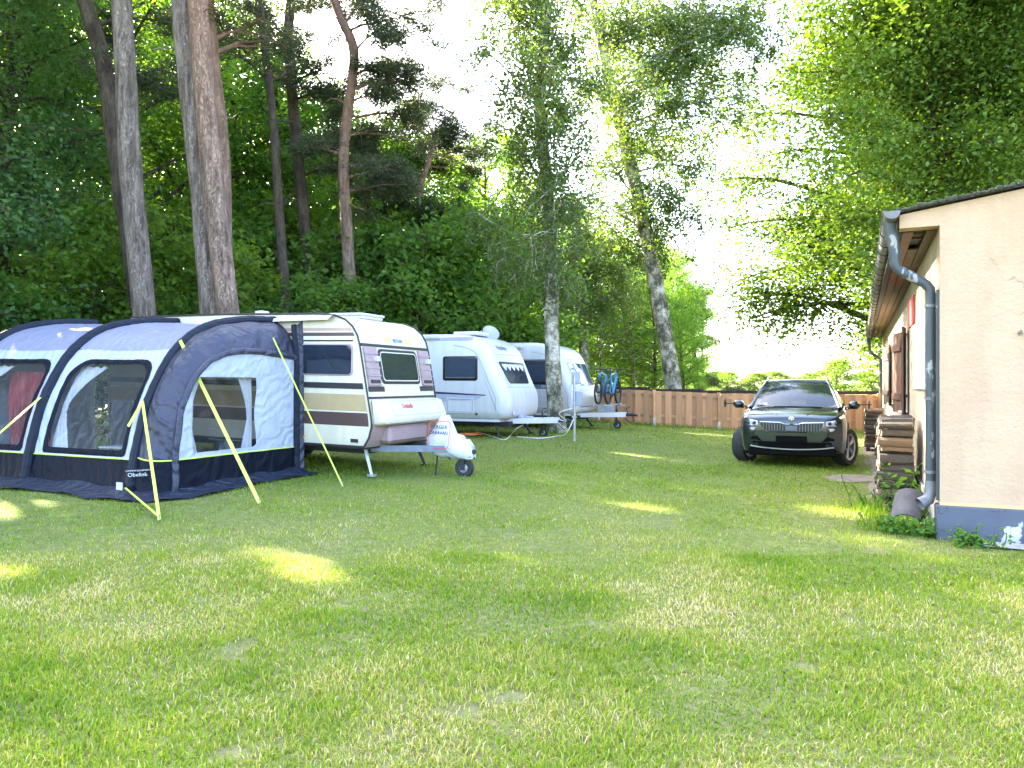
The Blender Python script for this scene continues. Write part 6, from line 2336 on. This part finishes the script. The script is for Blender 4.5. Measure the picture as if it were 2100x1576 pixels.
# ================================================================ WEEDS, MEADOW, GRASS
def plant(name, p, n, hgt, lsz, spread, label, seed, asp=.75, mt='weed', group=None, cat='plant', stem_lean=.35):
    T = Tree(seed); rg = T.rg
    for i in range(n):
        az = rg.uniform(0, 6.28)
        q = Vector((math.cos(az), math.sin(az), 0)) * rg.uniform(0, spread)
        pts = T.limb(q, (math.cos(az) * stem_lean, math.sin(az) * stem_lean, 1), hgt * rg.uniform(.5, 1.1), .004, 5, (0, 0, -.2), .12, 3, .5)
        for k in range(1, 6):
            T.leaves(pts[k], 2, (lsz * .5, lsz * .5, lsz * .25), lsz * (1.15 - .1 * k))
    root = empty(name, p, (0, 0, 0), label, cat, group)
    w = T.wood.mesh('stems'); w.materials.append(M[mt]); tag(link_mesh('stems', w, None, root), kind='stuff')
    c = T.leaf_mesh('leaves', asp, 1.2); c.materials.append(M[mt]); tag(link_mesh('leaves', c, None, root), kind='stuff')
    return root


def atH(x, y):
    p = H(x, y); return Vector((p.x, p.y, gzf(p.x, p.y)))


plant('leafy_weed', atH(-.32, 1.5), 6, .62, .13, .14, 'tall weed with large oval leaves in front of the firewood stack', 71, .8)
plant('leafy_weed', atH(-.15, .95), 7, .34, .10, .16, 'bindweed with rounded leaves directly under the downpipe outlet', 72, .85)
plant('leafy_weed', atH(-.18, .12), 20, .20, .085, .26, 'clump of lobed dark green leaves at the plinth corner', 73, .8)
plant('leafy_weed', atH(.30, -.28), 14, .17, .075, .20, 'low strawberry-like leaves sprawling along the blue plinth', 74, .8)
plant('leafy_weed', atH(.78, -.22), 6, .14, .06, .12, 'small sprig of leaves at the far end of the plinth', 75, .8)
plant('leafy_weed', atH(-.50, .35), 12, .17, .07, .2, 'low nettle-like weeds beside the leaning roof tile', 76, .7)
plant('leafy_weed', atH(-.62, 1.6), 12, .42, .06, .22, 'wispy light green weeds beside the near firewood stack', 77, .35)


def blades(name, px, py, h, w, lean, rg, tone, mt, far=None):
    """grass blades as bent two-segment strips"""
    N = len(px)
    z = gz(px, py)
    az = rg.uniform(0, 2 * np.pi, N)
    dx, dy = np.cos(az), np.sin(az)
    fx, fy = -dy, dx
    ln = lean * rg.uniform(.2, 1.3, N)
    b = np.stack([px, py, z - .004], 1)
    side = np.stack([fx, fy, np.zeros(N)], 1) * (w / 2)[:, None]
    d = np.stack([dx, dy, np.zeros(N)], 1)
    m = b + d * (h * ln * .35)[:, None] + np.array([0, 0, 1]) * (h * .58)[:, None]
    t = b + d * (h * ln * 1.0)[:, None] + np.array([0, 0, 1]) * (h * .95 * np.clip(1 - .25 * ln, .3, 1))[:, None]
    v = np.stack([b - side, b + side, m + side * .8, m - side * .8, t], 1).reshape(-1, 3)
    i0 = np.arange(N) * 5
    t3 = np.stack([i0, i0 + 1, i0 + 2, i0, i0 + 2, i0 + 3, i0 + 3, i0 + 2, i0 + 4], 1)
    fm = np.zeros(N, bool) if far is None else far
    t1 = np.stack([i0, i0 + 1, i0 + 4], 1)[fm].reshape(-1)
    tri = np.concatenate([t3[~fm].reshape(-1), t1])
    me = np_mesh(name, v, tri, 3)
    at = me.attributes.new('rnd', 'FLOAT', 'FACE')
    at.data.foreach_set('value', np.concatenate([np.repeat(tone[~fm], 3), tone[fm]]).astype(np.float32))
    me.materials.append(mt)
    return link_mesh(name, me)


def vnoise(x, y, s, seed):
    """cheap smooth value noise"""
    rg = np.random.default_rng(seed)
    tab = rg.random((64, 64))
    X, Y = x / s, y / s
    i, j = np.floor(X).astype(int), np.floor(Y).astype(int)
    fx, fy = X - i, Y - j
    fx, fy = fx * fx * (3 - 2 * fx), fy * fy * (3 - 2 * fy)
    g = lambda a, b: tab[a % 64, b % 64]
    return (g(i, j) * (1 - fx) + g(i + 1, j) * fx) * (1 - fy) + (g(i, j + 1) * (1 - fx) + g(i + 1, j + 1) * fx) * fy


def grass_mat():
    m, n, l, b = new_mat('grass_blades')
    a = n.new('ShaderNodeAttribute'); a.attribute_name = 'rnd'
    r = ramp(n, l, a.outputs['Fac'], [(0, (.082, .17, .010)), (.4, (.18, .285, .018)), (.68, (.275, .325, .042)), (.86, (.42, .385, .14)), (1, (.57, .49, .27))])
    l.new(r.outputs[0], b.inputs['Base Color'])
    b.inputs['Roughness'].default_value = .7
    b.inputs['Specular IOR Level'].default_value = .12
    t = n.new('ShaderNodeBsdfTranslucent')
    tc = mix_rgb(n, l, 1.0, r.outputs[0], (1.7, 1.6, .6), 'MULTIPLY'); l.new(tc, t.inputs[0])
    mx = n.new('ShaderNodeMixShader'); mx.inputs[0].default_value = .3
    l.new(b.outputs[0], mx.inputs[1]); l.new(t.outputs[0], mx.inputs[2]); l.new(mx.outputs[0], n['Material Output'].inputs[0])
    return m


M['grass'] = grass_mat()
GR_ = np.random.default_rng(5)


def lawn_points(n, d0, d1, pw):
    """random lawn points, thinning with distance from the camera side"""
    u = GR_.random(n)
    k = 2 - pw
    d = (d0 ** k + u * (d1 ** k - d0 ** k)) ** (1 / k)
    x = GR_.uniform(-1, 1, n) * (.78 * d + .8)
    return x, d


xs, ys_ = [], []
for (n, d0, d1, pw) in [(195000, 2.1, 7, 1.6), (110000, 6.5, 14, 1.6), (90000, 13, 34, 1.6)]:
    a, b = lawn_points(n, d0, d1, pw); xs.append(a); ys_.append(b)
gxp, gyp = np.concatenate(xs), np.concatenate(ys_)
# keep off the tent floor, the house, bare spots
hx, hy = gxp - HN.x, gyp - HN.y
cH, sH = math.cos(-HROT), math.sin(-HROT)
lx, ly = cH * hx - sH * hy, sH * hx + cH * hy
keep = ~((lx > -.02) & (ly > -.02))
keep &= ~((lx > -.72) & (lx < 0) & (ly > 2.0) & (ly < 12.5) & (GR_.random(len(gxp)) < .9))
keep &= ~((lx > .34) & (lx < 3) & (ly > -.34) & (ly < 0))
tx, ty = gxp - tM.translation.x, gyp - tM.translation.y
ct, st3 = math.cos(R(24)), math.sin(R(24))
ux, uy = ct * tx - st3 * ty, st3 * tx + ct * ty
keep &= ~((ux < .25) & (ux > -5) & (uy > -3.12) & (uy < .1))
keep &= ~((((gxp - 5.5) / .46) ** 2 + ((gyp - 12.3) / .36) ** 2 < 1) & (GR_.random(len(gxp)) < .93))
dry = .55 * vnoise(gxp, gyp, 1.3, 3) + .3 * vnoise(gxp, gyp, .45, 4) + .15 * vnoise(gxp, gyp, .16, 6)
bare = vnoise(gxp, gyp, .55, 9) * .6 + vnoise(gxp, gyp, .2, 10) * .4
dd_ = np.hypot(gxp, gyp)
bare_on = (bare > .76) & (gyp < 9)
keep &= ~(bare_on & (GR_.random(len(gxp)) < np.clip((bare - .76) * 12, .3, .85)))
gxp, gyp, dry, dd_ = gxp[keep], gyp[keep], dry[keep], dd_[keep]
N = len(gxp)
near = 1 - sstep(4, 13, gyp)
tone = np.clip(.05 + .55 * GR_.random(N) + (dry - .45) * (.6 + .7 * near) + .09 * near + (GR_.random(N) < .10 * (0.4 + near)) * .35, 0, 1)
hh = (.020 + .022 * GR_.random(N)) * (.65 + .8 * vnoise(gxp, gyp, .5, 12)) * (1 + .02 * gyp)
ww = (.0034 + .0009 * gyp) * GR_.uniform(.6, 1.3, N)
o = blades('grass', gxp, gyp, hh, ww, .8, GR_, tone, M['grass'], gyp > 6.5)
tag(o, 'short lawn grass with dry straw-coloured patches', 'grass', kind='stuff')
# longer grass along the house, fence and post feet
pts = []
for k in range(480):
    y = GR_.uniform(.1, 2.4); p = H(-.35 - abs(GR_.normal(0, .22)) - .1, y); pts.append((p.x, p.y))
for k in range(700):
    i = GR_.integers(0, len(fposts) - 1); t = GR_.random(); p = fposts[i].lerp(fposts[i + 1], t); pts.append((p.x + GR_.normal(0, .1) - .08, p.y + GR_.normal(0, .08) - .12))
for k in range(260):
    pts.append((1.22 + GR_.normal(0, .28), 20.7 + GR_.normal(0, .22)))
pts = np.array(pts)
o = blades('tall_grass', pts[:, 0], pts[:, 1], GR_.uniform(.06, .20, len(pts)), .004 + .0006 * pts[:, 1], .7, GR_, np.clip(GR_.random(len(pts)) * .6, 0, 1), M['grass'])
tag(o, 'longer uncut grass along the house wall and fence foot', 'grass', kind='stuff')
# meadow of tall pale grass behind the fence
n = 26000
my = GR_.uniform(31, 60, n); mx_ = GR_.uniform(.05, .62, n) * my
k = (mx_ / my > .10) | (my > 36)
my, mx_ = my[k], mx_[k]
lft = 1 - sstep(.20, .30, mx_ / my)
o = blades('meadow_grass', mx_, my, (.55 + .75 * lft) * GR_.uniform(.7, 1.25, len(my)), np.full(len(my), .05), .35, GR_, np.clip(.35 + .4 * GR_.random(len(my)) + .15 * lft, 0, .9), M['grass'])
tag(o, 'tall pale meadow grass beyond the fence', 'meadow', kind='stuff')

# ================================================================ GAPS CUT IN THE CANOPY
# The photograph shows where sun gets through: leaves in these beams are cut from the crowns so the sun spots land.
bpy.context.view_layer.update()
SD = np.array(sdir)
beams = []
for (px, py, r_) in [(600, 1163, .36), (560, 1145, .28), (1095, 1138, .30), (1290, 936, .42), (1340, 940, .4), (60, 1045, .42), (395, 1250, .12), (1300, 1040, .26), (1750, 1055, .34), (1235, 1500, .10), (1450, 893, .5), (1560, 890, .5), (10, 1180, .18)]:
    p = onground(px, py)
    beams.append((np.array(p), r_))
for (y, z, r_) in [(1.5, 2.8, .22), (2.4, 2.0, .2), (3.2, 2.75, .25), (1.9, 1.0, .25), (4.4, 2.6, .25), (7.4, 1.9, .4), (9.5, 2.2, .4), (15, 1.8, .5)]:
    p = H(0, y, z); beams.append((np.array(p), r_))
beams.append((np.array(tw(3.6, s_of_w(2.3), 0)), .26))
beams.append((np.array(H(-.4, 2.5, .7)), .35))
for o in list(COL.objects):
    if o.name.split('.')[0] != 'crown': continue
    me = o.data
    n_ = len(me.polygons[0].vertices)
    co = np.empty(len(me.vertices) * 3, np.float32); me.vertices.foreach_get('co', co)
    co = co.reshape(-1, n_, 3)
    mw = np.array(o.matrix_world)
    cen = co.mean(1) @ mw[:3, :3].T + mw[:3, 3]
    bad = np.zeros(len(cen), bool)
    for p, r_ in beams:
        v = cen - p
        t = v @ SD
        d = np.linalg.norm(v - t[:, None] * SD, axis=1)
        bad |= (t > .3) & (d < r_)
    if bad.sum() < 80: continue
    val = np.empty(len(cen), np.float32); me.attributes['rnd'].data.foreach_get('value', val)
    k = ~bad
    m2 = np_mesh('crown', co[k].reshape(-1, 3), np.arange(k.sum() * n_), n_)
    at = m2.attributes.new('rnd', 'FLOAT', 'FACE'); at.data.foreach_set('value', val[k])
    m2.materials.append(me.materials[0])
    o.data = m2
for me in list(bpy.data.meshes):
    if me.users == 0: bpy.data.meshes.remove(me)
print('TRIS', sum(len(m.loop_triangles) or sum(len(p.vertices) - 2 for p in m.polygons) for m in bpy.data.meshes))
